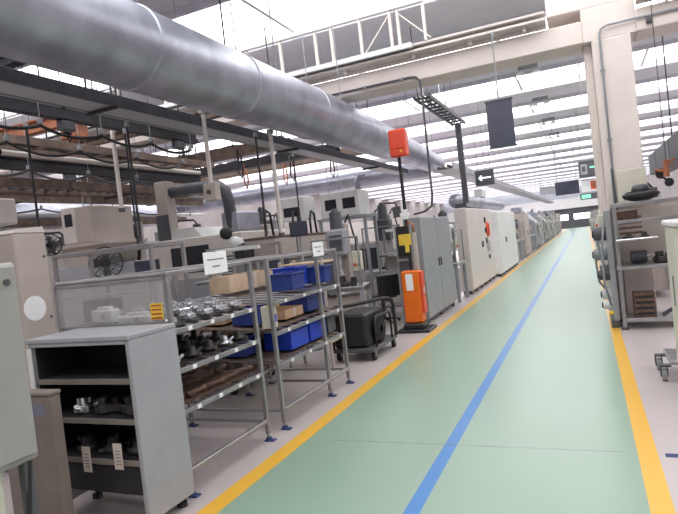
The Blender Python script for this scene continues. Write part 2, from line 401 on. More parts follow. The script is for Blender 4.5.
for i, (y, x0, x1, mt, lb) in enumerate(((3.6, -11, -4.1, 'darkrail', 'dark cross beam over the rack end hung from the roof'), (6.6, -11.3, -4.1, 'brownrail', 'brown cross beam over the pale machine hood'), (9.9, -11, -7.4, 'darkrail', 'dark cross beam over the back rows, just past the concrete beam'), (12.6, -11.3, -9.2, 'brownrail', 'brown cross beam before the branch duct'))):
    t = thing('support_beam_hanger', lb, 'overhead beam', (0, y, 3.47))
    part(t, 'channel', mt, [('b', x0, x1, -.05, .05, 0, .02, .002), ('b', x0, x1, -.008, .008, .02, .1, .001), ('b', x0, x1, -.05, .05, .1, .12, .002)])
    for x in (x0+.5, (x0+x1)/2, x1-.1): part(t, 'hanger', 'darkrail', [('c', (x, 0, .12), (x, 0, ZC-3.47), .012, .012, 6)])
t = thing('crane_rail', 'orange crane beam hung high over the machines behind the racks', 'crane beam', (0, 6.0, 3.66))
part(t, 'girder', 'orangedark', [('b', -8.4, -5.5, -.06, .06, 0, .025, .003), ('b', -8.4, -5.5, -.01, .01, .025, .16, .001), ('b', -8.4, -5.5, -.06, .06, .16, .185, .003)])
part(t, 'hoist', 'orangedark', [('b', -6.6, -6.3, -.12, .12, -.22, -.003, .02), ('c', (-6.45, -.12, -.12), (-6.45, .12, -.12), .09)])
for x in (-8.2, -5.7): part(t, 'hanger', 'darkrail', [('c', (x, 0, .185), (x, 0, ZC-3.66), .014, .014, 6)])
# white drop pipes and dark rods
def drop(name, label, x, y, z0, z1, r, mt, box=None):
    t = thing(name, label, 'drop pipe', (x, y, 0))
    part(t, 'pipe', mt, [('c', (0, 0, z0), (0, 0, z1), r, r, 10)])
    part(t, 'collar', 'grey', [('c', (0, 0, z1-.06), (0, 0, z1), r*1.8, r*1.8, 10)])
    if box: part(t, 'outlet_box', 'pink_beige', [('b', -.09, .09, -.06, .06, z0-.22, z0, .01)]); part(t, 'socket', 'dgrey', [('c', (0, -.06, z0-.11), (0, -.085, z0-.11), .03)])
    else: part(t, 'plug', 'dgrey', [('c', (0, 0, z0-.05), (0, 0, z0), r*1.5, r*1.5, 8)])
    return t
drop('hanging_drop_pipe', 'white drop pipe ending above the pale machine hood', -5.52, 5.75, 2.35, 3.52, .028, 'beige')
drop('hanging_drop_pipe', 'white drop pipe with a beige outlet box at its lower end', -4.22, 5.95, 2.5, 3.43, .028, 'beige', True)
drop('hanging_drop_pipe', 'long white drop pipe behind the second rack near the branch duct', -4.0, 7.2, 1.82, 3.3, .03, 'beige')
drop('hanging_drop_rod', 'dark drop rod above the beige column cabinet', -5.6, 4.55, 2.05, 3.3, .014, 'darkrail')
drop('hanging_drop_rod', 'dark drop rod ending by the pale machine hood', -4.58, 5.0, 1.9, 3.2, .014, 'darkrail')
drop('hanging_drop_rod', 'dark drop rod behind the second rack next to the long white pipe', -3.98, 6.75, 1.86, 3.2, .016, 'darkrail')
drop('hanging_drop_rod', 'dark drop rod just past the beige column cabinet', -4.9, 5.3, 1.85, 3.22, .012, 'darkrail')
drop('hanging_drop_rod', 'thin dark drop rod in front of the white windowed box', -4.75, 9.3, 2.1, 3.3, .014, 'darkrail')

# conduit, ladder tray and posts by the beam
t = thing('conduit_rail', 'dark conduit bending off the concrete beam down to the grey two-door cabinet', 'conduit')
part(t, 'pipe', 'dgrey', [('t', [(-4.3, 9.17, 4.13), (-2.4, 9.17, 4.13), (-2.3, 9.17, 4.11), (-2.24, 9.18, 4.04), (-2.24, 9.2, 3.7), (-2.26, 9.25, 2.2), (-2.3, 9.32, 2.02), (-2.5, 9.6, 1.95), (-2.75, 9.8, 1.93)], .018, 8)])
for x in (-3.9, -3.2, -2.55): part(t, 'clamp', 'grey', [('b', x, x+.03, 9.148, 9.2, 4.1, 4.16, .003)])
t = thing('ladder_tray', 'dark cable ladder running out from the concrete beam past the big duct', 'cable ladder', (-2.4, 0, 3.9))
part(t, 'side_rail', 'dgrey', [('b', -.15, -.12, 9.8, 13, 0, .07, .003)]); part(t, 'side_rail', 'dgrey', [('b', .12, .15, 9.8, 13, 0, .07, .003)])
part(t, 'rung_lattice', 'dgrey', [('b', -.12, .12, 9.9+.3*i, 9.93+.3*i, .01, .04, .002) for i in range(11)]+[('b', -.012, .012, 9.8, 13, .03, .036, 0)])
part(t, 'cable_bundle', 'grey', [('t', [(dx, 9.9+.3*i, .06+.01*math.sin(i*2+dx*40)) for i in range(11)], .018, 6) for dx in (-.07, 0, .06)])
for y in (10.2, 12.6): part(t, 'hanger', 'dgrey', [('c', (-.165, y, 0), (-.165, y, ZC-3.9), .01, .01, 6)])
part(t, 'down_post', 'dgrey', [('b', -.06, .06, 12.84, 12.94, -1.75, -.003, .008)])
part(t, 'bracket', 'dgrey', [('b', -.25, .0, 12.86, 12.92, -1.85, -1.75, .006)])

t = thing('cable_tray', 'beige and grey cable tray carrying on beyond the end of the big duct', 'cable tray', (-2.95, 0, 3.0))
part(t, 'side_rail', 'lgrey', [('b', .22, .25, 13.4, 60, 0, .16, .003)]); part(t, 'side_rail', 'lgrey', [('b', -.25, -.22, 13.4, 60, 0, .16, .003)])
part(t, 'rung_lattice', 'lgrey', [('b', -.22, .22, 13.6+.5*i, 13.66+.5*i, .01, .04, .002) for i in range(92)]+[('b', -.22, .22, 13.4, 60, .004, .009, 0)])
part(t, 'cable_bundle', 'brownrail', [('t', [(dx, 13.5+1.5*i, .08+.02*math.sin(i*1.9+dx*20)) for i in range(31)], .035, 6) for dx in (-.13, -.03, .1)])
for i in range(12): part(t, 'hanger', 'grey', [('c', (.265, 14+4*i, -.02), (.265, 14+4*i, ZC-3.0), .008, .008, 6)])
t = thing('cable_trough_hanger', 'dark cable trough hung above the workstation beside the concrete column', 'cable trough', (1.12, 0, 2.16))
part(t, 'trough', 'dgrey', [('b', 0, .025, 3.2, 11.6, 0, .33, .004), ('b', .3, .325, 3.2, 11.6, 0, .33, .004), ('b', .025, .3, 3.2, 11.6, 0, .025, .002), ('b', .025, .3, 11.57, 11.6, .025, .33, .002)])
for y in (4, 8, 11.2): part(t, 'hanger', 'dgrey', [('c', (.34, y, .1), (.34, y, ZC-2.16), .012, .012, 6)])
for i in range(5): part(t, 'bracket', 'grey', [('b', -.012, 0, 4.2+1.6*i, 4.25+1.6*i, .02, .31, .003)])

# ================================================================== near cabinets on the left
t = thing('control_cabinet', 'big green-grey control cabinet on legs, standing at the very front', 'cabinet', (-2.3, 0, 0))
part(t, 'body', 'greengrey', [('b', -.62, 0, .85, 1.73, .8, 1.67, .012)])
dr = part(t, 'door', 'greengrey', [('b', .001, .018, .89, 1.71, .83, 1.655, .006)])
part(dr, 'lock', 'dgrey', [('c', (.018, 1.66, 1.585), (.03, 1.66, 1.585), .014), ('b', .026, .034, 1.655, 1.665, 1.57, 1.6, .002)])
part(t, 'lower_panel', 'cream', [('b', -.56, -.07, .9, 1.6, .12, .8, .008)])
for x in (-.06, -.6):
    for y in (.9, 1.66):
        lg = part(t, 'leg', 'dgrey', [('b', x-.0, x+.045, y, y+.045, .03, .8, .004)])
        part(lg, 'foot', 'black', [('c', (x+.022, y+.022, 0), (x+.022, y+.022, .03), .04)])
part(t, 'gas_spring', 'black', [('c', (-.02, 1.64, .42), (-.02, 1.69, .8), .012), ('c', (-.02, 1.60, .2), (-.02, 1.64, .42), .02)])

t = thing('pedestal_box', 'narrow stainless pedestal with a small blue label beside the open cabinet', 'pedestal', (-3.12, 2.37, 0))
part(t, 'body', 'shelfbrown', [('b', -.22, .22, -.085, -.01, .03, .9, .008)])
part(t, 'lid', 'shelfbrown', [('b', -.225, .225, -.09, -.005, .902, .925, .006)])
part(t, 'label_plate', 'ink', [('b', .05, .17, -.0885, -.0855, .79, .85, .001)], 'blue-grey label plate')
part(t, 'plinth', 'dgrey', [('b', -.2, .2, -.07, -.02, 0, .03, .003)])

# open-fronted grey cabinet
t = thing('storage_cabinet', 'open-fronted grey metal storage cabinet with a dark inside at the rack end', 'cabinet')
x0, x1, y0, y1, z0, z1 = -3.36, -2.5, 2.53, 2.95, .07, 1.195
part(t, 'side_panel', 'lgrey', [('b', x1-.035, x1, y0, y1, z0, z1-.03, .006)])
part(t, 'side_panel', 'lgrey', [('b', x0, x0+.035, y0, y1, z0, z1-.03, .006)])
part(t, 'top_panel', 'lgrey', [('b', x0-.005, x1+.003, y0-.008, y1, z1-.03, z1, .005), ('b', x0+.035, x1-.035, y0, y0+.02, z1-.055, z1-.03, .003)])
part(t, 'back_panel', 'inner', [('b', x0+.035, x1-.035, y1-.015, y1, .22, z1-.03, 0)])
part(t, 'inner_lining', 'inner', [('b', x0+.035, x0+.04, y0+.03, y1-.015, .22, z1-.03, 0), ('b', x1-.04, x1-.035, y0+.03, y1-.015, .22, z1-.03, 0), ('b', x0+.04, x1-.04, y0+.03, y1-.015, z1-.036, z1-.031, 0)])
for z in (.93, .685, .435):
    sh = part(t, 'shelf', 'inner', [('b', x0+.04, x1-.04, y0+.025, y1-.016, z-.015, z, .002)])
    part(sh, 'shelf_edge', 'shelfbrown', [('b', x0+.04, x1-.04, y0+.012, y0+.024, z-.032, z+.002, .002)], 'brownish front edge')
part(t, 'edge_strip', 'white', [('b', x0-.002, x0+.04, y0-.006, y0-.0005, .5, z1-.06, .001)], 'white strip for light caught on the front edge')  # white sheet added to paint the light catching the side panel's edge
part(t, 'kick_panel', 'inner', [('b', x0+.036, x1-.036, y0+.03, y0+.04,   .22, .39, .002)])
for x in (x0+.05, x1-.07):
    for y in (y0+.05, y1-.06): part(t, 'foot', 'black', [('c', (x, y, 0), (x, y, .03), .035), ('c', (x, y, .03), (x, y, .07), .015)])

CAST = {}
def casting_mesh(kind):
    mb = MB()
    if kind == 'block':
        mb.box(-.06, .06, -.045, .045, 0, .05, .01); mb.cyl((-.03, 0, .05), (-.03, 0, .085), .028); mb.cyl((.035, -.02, .03), (.035, -.075, .03), .022)
        mb.cyl((.03, 0, .05), (.03, 0, .07), .02); mb.box(-.075, -.055, -.02, .02, .01, .04, .005)
    elif kind == 'shaft':
        mb.cyl((-.1, 0, .02), (.1, 0, .02), .018); mb.cyl((-.05, 0, .02), (-.02, 0, .02), .02, n=12); mb.lathe((.07, 0, .025), (1, 0, 0), [(.012, -.03), (.024, -.02), (.024, .02), (.012, .03)], 12)
        mb.box(-.09, -.03, -.03, .03, 0, .02, .004)
    else:
        mb.lathe((0, 0, 0), (0, 0, 1), [(.001, 0), (.06, 0), (.06, .02), (.035, .03), (.03, .07), (.02, .075), (.001, .075)], 16); mb.box(-.08, .08, -.02, .02, .0, .022, .006)
        mb.cyl((.03, .03, .02), (.045, .07, .05), .014)
    return mb
def casting(kind, mt, label, loc, rz=0, s=1., group=None):
    k = (kind, mt)
    if k not in CAST:
        o = casting_mesh(kind).build('metal_casting', mt); CAST[k] = o.data
    else:
        o = bpy.data.objects.new('metal_casting', CAST[k]); COL.objects.link(o)
    o.location = loc; o.rotation_euler = (0, 0, rz); o.scale = (s, s, s)
    return tag(o, label, 'machine part', group)
for i, (x, mt) in enumerate(((-2.64, 'castdark'), (-2.845, 'castdark'), (-3.05, 'castdark'))):
    for j, s in enumerate((1.35,)):
        casting('block', 'shiny' if i == 2 else 'castdark', '%s metal casting on the middle shelf of the open cabinet, %s from the aisle' % ('bright' if i == 2 else 'dark', ORD[i]), (x-.02, 2.68, .687), i*.9, 1.2, 'castings in the open cabinet')
for i, x in enumerate((-2.67, -2.88, -3.1)):
    casting('flange', 'castdark', 'dark flange on the bottom shelf of the open cabinet, %s from the aisle' % ORD[i], (x, 2.69, .438), i, 1.25, 'castings in the open cabinet')
for i, (x, z, lb) in enumerate(((-2.69, .545, 'pale card tag hanging in the open cabinet nearer the aisle'), (-2.95, .515, 'pale card tag hanging in the open cabinet farther from the aisle'))):
    tg = single('hanging_tag', lb, 'tag', 'tag', [('b', -.035, .035, -.003, 0, -.16, .0, .001)], (x, 2.53, z))
    part(tg, 'string', 'black', [('t', [(0, -.0015, 0), (0, .004, .04), (0, .02, .06)], .002, 5)])
    part(tg, 'writing_lines', 'ink', [('b', -.02, .02, -.0045, -.0031, -.05-.02*q, -.044-.02*q, 0) for q in range(5)])

# beige column cabinet behind
t = thing('beige_cabinet', 'tall beige cabinet with a round white sticker behind the open cabinet', 'cabinet', (-4.36, 3.25, 0))
part(t, 'body', 'pink_beige', [('b', -.3, .25, -.15, .14, .05, 1.95, .012)])
part(t, 'top_cap', 'beige', [('p', [(-.15, 1.952), (.14, 1.952), (.12, 2.0), (-.11, 1.985)], 'x', -.3, .25)])
part(t, 'plinth', 'dgrey', [('b', -.28, .23, -.13, .12, 0, .05, .004)])
part(t, 'round_sticker', 'paper', [('c', (.2502, -.04, 1.34), (.254, -.04, 1.34), .1, .1, 28)], 'round white sticker')
part(t, 'screw', 'dgrey', [('c', (.2502, .1, 1.75), (.256, .1, 1.75), .012)]); part(t, 'screw', 'dgrey', [('c', (.2502, .1, 1.25), (.256, .1, 1.25), .012)])

# ================================================================== flow racks
def flow_rack(label, y0, y1, mids, x0=-3.62, x1=-2.6, end_panel=False):
    t = thing('flow_rack', label, 'rack')
    r = .017
    ys = [y0]+mids+[y1]
    for y in ys:
        for x in (x0, x1):
            p = part(t, 'post', 'alu', [('b', x-.018, x+.018, y-.018, y+.018, .06, 1.5, .004), ('c', (x, y, .02), (x, y, .06), .01)])
            part(p, 'foot_plate', 'bluetape', [('b', x-.03, x+.06, y-.03, y+.03, 0, .012, .003), ('c', (x, y, .012), (x, y, .03), .025)], 'dark blue foot plate')
    for x in (x0, x1):
        part(t, 'top_rail', 'alu', [('b', x-.016, x+.016, y0-.018, y1+.018, 1.5, 1.53, .005)])
        part(t, 'bottom_rail', 'alu', [('b', x-.018, x+.018, y0, y1, .15, .186, .006)])
    for y in ys:
        for z, q in ((1.515, r), (.165, r*.8)): part(t, 'cross_rail', 'alu', [('c', (x0, y, z), (x1, y, z), q)])
    for lv, z in enumerate((.57, .85, 1.12)):
        fr = part(t, 'front_rail', 'alu', [('b', x1-.02, x1+.02, y0, y1, z-.02, z+.012, .005), ('b', x1+.02, x1+.026, y0, y1, z-.016, z+.016, .002)])
        n = 4
        for i in range(n):
            yy = y0+(y1-y0)*(i+.6)/n
            part(fr, 'label_clip', 'paper', [('b', x1+.0265, x1+.03, yy-.022, yy+.022, z-.014, z+.015, .001)], 'small white label clip')
        part(t, 'rear_rail', 'alu', [('b', x0-.02, x0+.02, y0, y1, z+.04, z+.07, .005)])
        k = 9 if y1-y0 > 1.2 else 7
        q = []
        for i in range(k):
            yy = y0+.06+(y1-y0-.12)*i/(k-1)
            q.append(('c', (x1-.01, yy, z+.006), (x0+.01, yy, z+.06), .011, .011, 8))
        part(t, 'roller_track_lattice', 'steel', q)
    for z, mt_, a_, b2 in (((.57, 'castbrown', y0+.03, y1-.03), (.85, 'castdark', y0+.03, y1-.03), (1.12, 'castdark', y0+.03, y1-.03)) if end_panel else ((.57, 'brownrail', y0+.03, y1-.03), (.85, 'brownrail', y0+.03, y1-.03))):
        part(t, 'tray_liner', mt_, [('p', [(-2.66, z+.0225), (-3.55, z+.0696), (-3.55, z+.0745), (-2.66, z+.0274)], 'y', a_, b2)], 'dark tray liner')
    if end_panel:
        f = part(t, 'end_frame', 'alu', [('b', x0, x1, y0-.012, y0+.012, 1.17, 1.195, .004), ('b', x0+.0, x0+.03, y0-.03, y0-.02, 1.19, 1.5, .003), ('b', x0, x1, y0-.03, y0-.02, 1.475, 1.5, .003)])
        part(t, 'clear_panel', 'acrylic', [('b', x0+.03, x1-.02, y0-.028, y0-.022, 1.195, 1.475, 0)], 'clear acrylic end panel')
        s = part(t, 'warning_sticker', 'yellow', [('b', x1-.135, x1-.03, y0-.034, y0-.0305, 1.215, 1.325, .001)], 'yellow warning sticker with red writing')
        part(s, 'writing_lines', 'redink', [('b', x1-.125+.0, x1-.04, y0-.0355, y0-.0341, 1.305-.028*i, 1.315-.028*i, 0) for i in range(4)])
    return t
def sign(parent, y, z, w, h):
    s = part(parent, 'sign_board', 'paper', [('b', -2.575, -2.57, y, y+w, z, z+h, .002)], 'white sign board clipped on the top rail')
    part(s, 'writing_lines', 'ink', [('b', -2.5698, -2.569, y+w*.14, y+w*.86, z+h*.62, z+h*.68, 0), ('b', -2.5698, -2.569, y+w*.34, y+w*.66, z+h*.3, z+h*.37, 0)])
    part(s, 'clip', 'grey', [('b', -2.585, -2.565, y+w*.45, y+w*.55, z+h*.98, z+h*1.06, .002)])
r1 = flow_rack('shorter aluminium flow rack with the clear end panel, next to the open cabinet', 3.03, 4.06, [], end_panel=True)
sign(r1, 3.42, 1.465, .29, .165)
r2 = flow_rack('longer aluminium flow rack holding the blue bins', 4.34, 5.84, [5.34])
sign(r2, 5.24, 1.475, .25, .145)

# parts on rack 1
lanes = [3.14, 3.35, 3.56, 3.76, 3.96]
def slope(z, x): return z+.034+(-2.6-x)/1.02*.054
for lv, (z, kind, mt, nm) in enumerate(((1.12, 'block', 'shiny', 'shiny casting'), (.85, 'flange', 'castdark', 'dark iron flange'), (.57, 'shaft', 'castbrown', 'brown iron shaft'))):
    for a in range(4):
        x = -2.72-.22*a
        for b_, y in enumerate(lanes):
            if lv == 0 and b_ == 0 and a > 0: continue
            mm = mt
            if lv == 1 and (a, b_) in ((0, 3), (1, 0), (0, 0)): mm = 'shiny'
            lb = '%s on the shorter rack\'s %s shelf, %s from open-cabinet end, %s row inward' % (nm, ('top', 'middle', 'lowest')[lv], ORD[b_], ORD[a])
            if mm != mt: lb = lb.replace('dark iron', 'shiny')
            casting(kind, mm, lb, (x, y, slope(z, x)), random.uniform(-.4, .4)+(PI/2 if kind == 'shaft' else 0), random.uniform(.85, 1.05), 'castings on the shorter rack')
# bins and boxes on rack 2
def bin_(label, x, y, z, w, l, h, mt='blue', rz=0):
    t = thing('storage_bin', label, 'bin', (x, y, z), rz, 'blue bins on the longer rack')
    tk = .006
    part(t, 'shell', mt, [('b', -w/2, w/2, -l/2, l/2, 0, tk, .002), ('b', -w/2, -w/2+tk, -l/2, l/2, tk, h-.016, .001), ('b', w/2-tk, w/2, -l/2, l/2, tk, h-.016, .001), ('b', -w/2+tk, w/2-tk, -l/2, -l/2+tk, tk, h-.016, .001), ('b', -w/2+tk, w/2-tk, l/2-tk, l/2, tk, h-.016, .001)])
    part(t, 'rim', mt, [('b', -w/2-.012, -w/2+tk, -l/2-.012, l/2+.012, h-.016, h, .004), ('b', w/2-tk, w/2+.012, -l/2-.012, l/2+.012, h-.016, h, .004), ('b', -w/2+tk, w/2-tk, -l/2-.012, -l/2+tk, h-.016, h, .004), ('b', -w/2+tk, w/2-tk, l/2-tk, l/2+.012, h-.016, h, .004)])
    part(t, 'grip', mt, [('b', w/2+.0005, w/2+.012, -l*.3, l*.3, h*.8, h*.86, .003)])
    return t
def S(z, x): return z+.026+(-2.6-x)/1.02*.054+.012
bin_('dark blue bin on the top shelf just past the first post', -2.8, 5.04, S(1.12, -2.95), .26, .26, .17, 'bluedark')
bin_('bright blue bin on the top shelf by the middle post', -2.98, 5.45, S(1.12, -3.12), .28, .26, .2)
bin_('dark blue bin on the top shelf at the far end of the rack', -2.78, 5.715, S(1.12, -2.95), .26, .19, .18, 'bluedark')
bin_('dark blue bin on the middle shelf just behind the upright pale carton', -2.98, 4.62, S(.85, -3.12), .3, .26, .16, 'bluedark')
bin_('deep blue bin on the middle shelf at the far end of the rack', -2.88, 5.46, S(.85, -3.05), .34, .4, .15, 'bluedark')
bin_('bright blue bin on the lowest shelf just past the first post', -2.8, 4.9, S(.57, -2.95), .3, .36, .2)
bin_('bright blue bin on the lowest shelf in front of the middle post', -2.8, 5.32, S(.57, -2.95), .3, .38, .2)
bin_('small dark bin on the lowest shelf at the far end of the rack', -2.82, 5.68, S(.57, -3), .32, .2, .18, 'dgrey')
bin_('dark blue bin deep on the lowest shelf beside the gap between racks', -3.1, 4.52, S(.57, -3.2), .26, .24, .18, 'bluedark')
def carton(label, x, y, z, w, l, h, mt='cardboard', flaps=False):
    t = thing('cardboard_box', label, 'box', (x, y, z), 0, 'cartons on the racks')
    part(t, 'body', mt, [('b', -w/2, w/2, -l/2, l/2, 0, .004, 0), ('b', -w/2, -w/2+.005, -l/2, l/2, .004, h, 0), ('b', w/2-.005, w/2, -l/2, l/2, .004, h, 0), ('b', -w/2+.005, w/2-.005, -l/2, -l/2+.005, .004, h, 0), ('b', -w/2+.005, w/2-.005, l/2-.005, l/2, .004, h, 0)])
    part(t, 'tape_strip', 'tag', [('b', w/2+.0003, w/2+.001, -.025, .025, .0, h, 0)])
    return t
carton('long pale cardboard box across the back of the longer rack top shelf', -3.42, 5.25, S(1.12, -3.54), .24, .98, .17, 'wood')
carton('low brown cardboard tray on the middle shelf of the longer rack', -2.88, 4.99, S(.85, -3.0), .3, .38, .09)
carton('brown carton at the back of the longer rack middle shelf', -3.38, 4.9, S(.85, -3.5), .26, .8, .15)
carton('brown carton on the lowest shelf behind the bright blue bins', -3.38, 5.2, S(.57, -3.54), .26, .9, .2)
t = thing('label_carton', 'upright pale carton with a blue label tucked behind the first post', 'box', (-2.68, 4.42, S(.85, -2.75)))
part(t, 'body', 'cream', [('b', -.05, .05, -.055, .055, 0, .2, .004)]); part(t, 'blue_label', 'blue', [('b', .0503, .052, -.035, .04, .05, .12, .001)], 'blue label'); part(t, 'flap', 'yellow', [('b', .0, .05, -.05, .05, .2, .21, .003)], 'yellow top flap')
for x, dx, dz, lb in ((-3.3, .1, .1, 'tall white plastic block seen through the clear end panel'), (-3.0, .15, .06, 'flat white plastic block seen through the clear end panel')):
    t = thing('plastic_block', lb, 'machine part', (x, 3.15, slope(1.12, x-.08)))
    part(t, 'body', 'white', [('b', -dx, dx, -.05, .05, 0, dz, .012), ('b', -dx*.5, dx*.6, -.03, .03, dz, dz+.02, .008)])
    part(t, 'boss', 'lgrey', [('c', (dx*.3, -.05, dz*.5), (dx*.3, -.058, dz*.5), .02)])

# grey steel shelf frame left of the racks, past the column cabinet
t = thing('equipment_stand', 'bare aluminium frame standing behind the shorter rack with a dark box on it', 'stand', (0, 4.55, 0))
for x in (-5.42, -4.05):
    for y in (-.0, .5):
        part(t, 'post', 'alu', [('b', x-.02, x+.02, y-.02, y+.02, 0, 1.76, .004)])
part(t, 'top_rail', 'alu', [('b', -5.44, -4.03, -.02, .02, 1.76, 1.8, .004)]); part(t, 'top_rail', 'alu', [('b', -5.44, -4.03, .48, .52, 1.76, 1.8, .004)])
part(t, 'side_rail', 'alu', [('b', -4.07, -4.03, .021, .479, 1.76, 1.8, .004)]); part(t, 'side_rail', 'alu', [('b', -5.44, -5.4, .021, .479, 1.76, 1.8, .004)])
part(t, 'deck', 'shelfbrown', [('b', -5.4, -4.07, -.02, .52, .95, .98, .004)])
part(t, 'middle_rail', 'alu', [('b', -5.4, -4.07, -.018, .018, 1.3, 1.33, .004)])
t = thing('control_box', 'small dark control box on the bare aluminium frame', 'control box', (-5.0, 4.75, .981))
part(t, 'body', 'black', [('b', -.2, .2, -.1, .1, 0, .28, .01)]); part(t, 'keypad', 'dgrey', [('b', -.16, -.02, -.105, -.1005, .06, .22, .002)]); part(t, 'knob', 'grey', [('c', (.1, -.1005, .15), (.1, -.13, .15), .03)])

# ================================================================== things past the racks
t = thing('hose_cart', 'black low cart with a bent tube handle parked past the longer rack', 'cart', (-2.95, 7.35, 0))
part(t, 'chassis', 'dgrey', [('b', -.3, .3, -.5, .5, .12, .17, .01)])
part(t, 'body', 'black', [('b', -.28, .2, -.45, .3, .171, .62, .03), ('c', (-.04, .32, .4), (-.04, .44, .4), .17, .17, 20)])
part(t, 'coiled_hose', 'rubber', [('l', (.24, -.05, .36), (1, 0, 0), [(.05, -.03), (.17, -.03), (.2, 0), (.17, .03), (.05, .03)], 22)])
part(t, 'push_handle', 'black', [('t', [(.3, .46, .17), (.3, .46, .6), (.29, .44, .68), (.25, .38, .72), (.2, .2, .735), (.0, -.3, .735), (-.24, -.42, .72), (-.29, -.46, .6), (-.29, -.46, .17)], .026, 10)])
part(t, 'side_guard', 'black', [('t', [(.31, -.4, .17), (.31, -.4, .5), (.31, -.34, .56), (.31, .18, .56), (.31, .24, .5), (.31, .24, .17)], .016, 8)])
for x in (-.24, .26):
    for y in (-.4, .42):
        w = part(t, 'wheel', 'rubber', [('c', (x-.02, y, .06), (x+.02, y, .06), .06, .06, 18)]); part(w, 'fork', 'grey', [('b', x-.03, x-.022, y-.02, y+.02, .05, .12, .002), ('b', x+.022, x+.03, y-.02, y+.02, .05, .12, .002)])
t = thing('swivel_chair', 'work chair with a square black back turned sideways behind the orange stand', 'chair', (-3.55, 10.0, 0), -PI/4)
part(t, 'seat', 'brown', [('b', -.3, .14, -.22, .22, .46, .55, .035)])
part(t, 'backrest', 'black', [('b', .2, .255, -.22, .22, .5, .9, .025)])
part(t, 'back_bar', 'black', [('t', [(-.05, 0, .43), (.2, 0, .43), (.285, 0, .5), (.285, 0, .7)], .018, 8)])
part(t, 'column', 'dgrey', [('c', (-.08, 0, .1), (-.08, 0, .46), .03)])
part(t, 'base', 'black', [('c', (-.08, 0, .08), (-.08+.27*math.cos(a), .27*math.sin(a), .045), .022, .016, 8) for a in [i*2*PI/5 for i in range(5)]])
for i in range(5):
    a = i*2*PI/5; part(t, 'caster', 'rubber', [('c', (-.08+.27*math.cos(a)-.015, .27*math.sin(a), .025), (-.08+.27*math.cos(a)+.015, .27*math.sin(a), .025), .025)])

t = thing('call_station', 'orange call station on a black base carrying a tall pole with a red-orange box', 'call station', (-2.67, 9.0, 0))
part(t, 'base', 'black', [('b', -.3, .25, -.22, .3, 0, .05, .015), ('b', -.2, .15, -.15, .15, .05, .14, .02)])
h = part(t, 'housing', 'orange', [('b', -.17, .13, -.1, .12, .14, 1.0, .025)])
part(h, 'front_panel', 'orange', [('b', -.15, .11, -.108, -.101, .17, .63, .004)])
part(h, 'side_cover', 'redor', [('b', .131, .17, -.08, .1, .3, .98, .01)], 'redder side cover')
part(h, 'label_plate', 'paper', [('b', -.09, .03, -.108, -.1015, .68, .95, .002)], 'white label plate')
part(h, 'lower_label', 'tag', [('b', .1715, .174, -.03, .05, .62, .72, .001)])
part(t, 'pole', 'black', [('c', (-.02, .05, 1.0), (-.02, .05, 2.88), .028)])
part(t, 'side_rail', 'pink_beige', [('b', .06, .12, .02, .08, 1.0, 1.62, .006)], 'beige upright')
b_ = part(t, 'alarm_box', 'redor', [('b', -.13, .15, -.08, .1, 2.86, 3.3, .02)], 'red-orange box on the pole top'); part(b_, 'indicator', 'yellow', [('c', (.06, -.08, 2.94), (.06, -.09, 2.94), .018)])
part(b_, 'lid_frame', 'redor', [('b', -.1, .12, -.09, -.0805, 2.99, 3.27, .006)])
part(t, 'yellow_tag', 'yellow', [('b', -.17, .04, .01, .018, 1.42, 1.6, .002), ('b', -.07, .0, -.0, .009, 1.3, 1.45, .002)], 'yellow tag')
part(t, 'indicator_cross', 'paper', [('b', -.06, .03, .01, .02, 1.84, 2.0, .01), ('b', -.1, .07, .005, .0095, 1.89, 1.95, .006)], 'white indicator')
part(t, 'tool_hook', 'orangedark', [('t', [(.09, .05, 1.62), (.09, .03, 1.75), (.02, .03, 1.8), (.0, .03, 1.72)], .02, 7)])

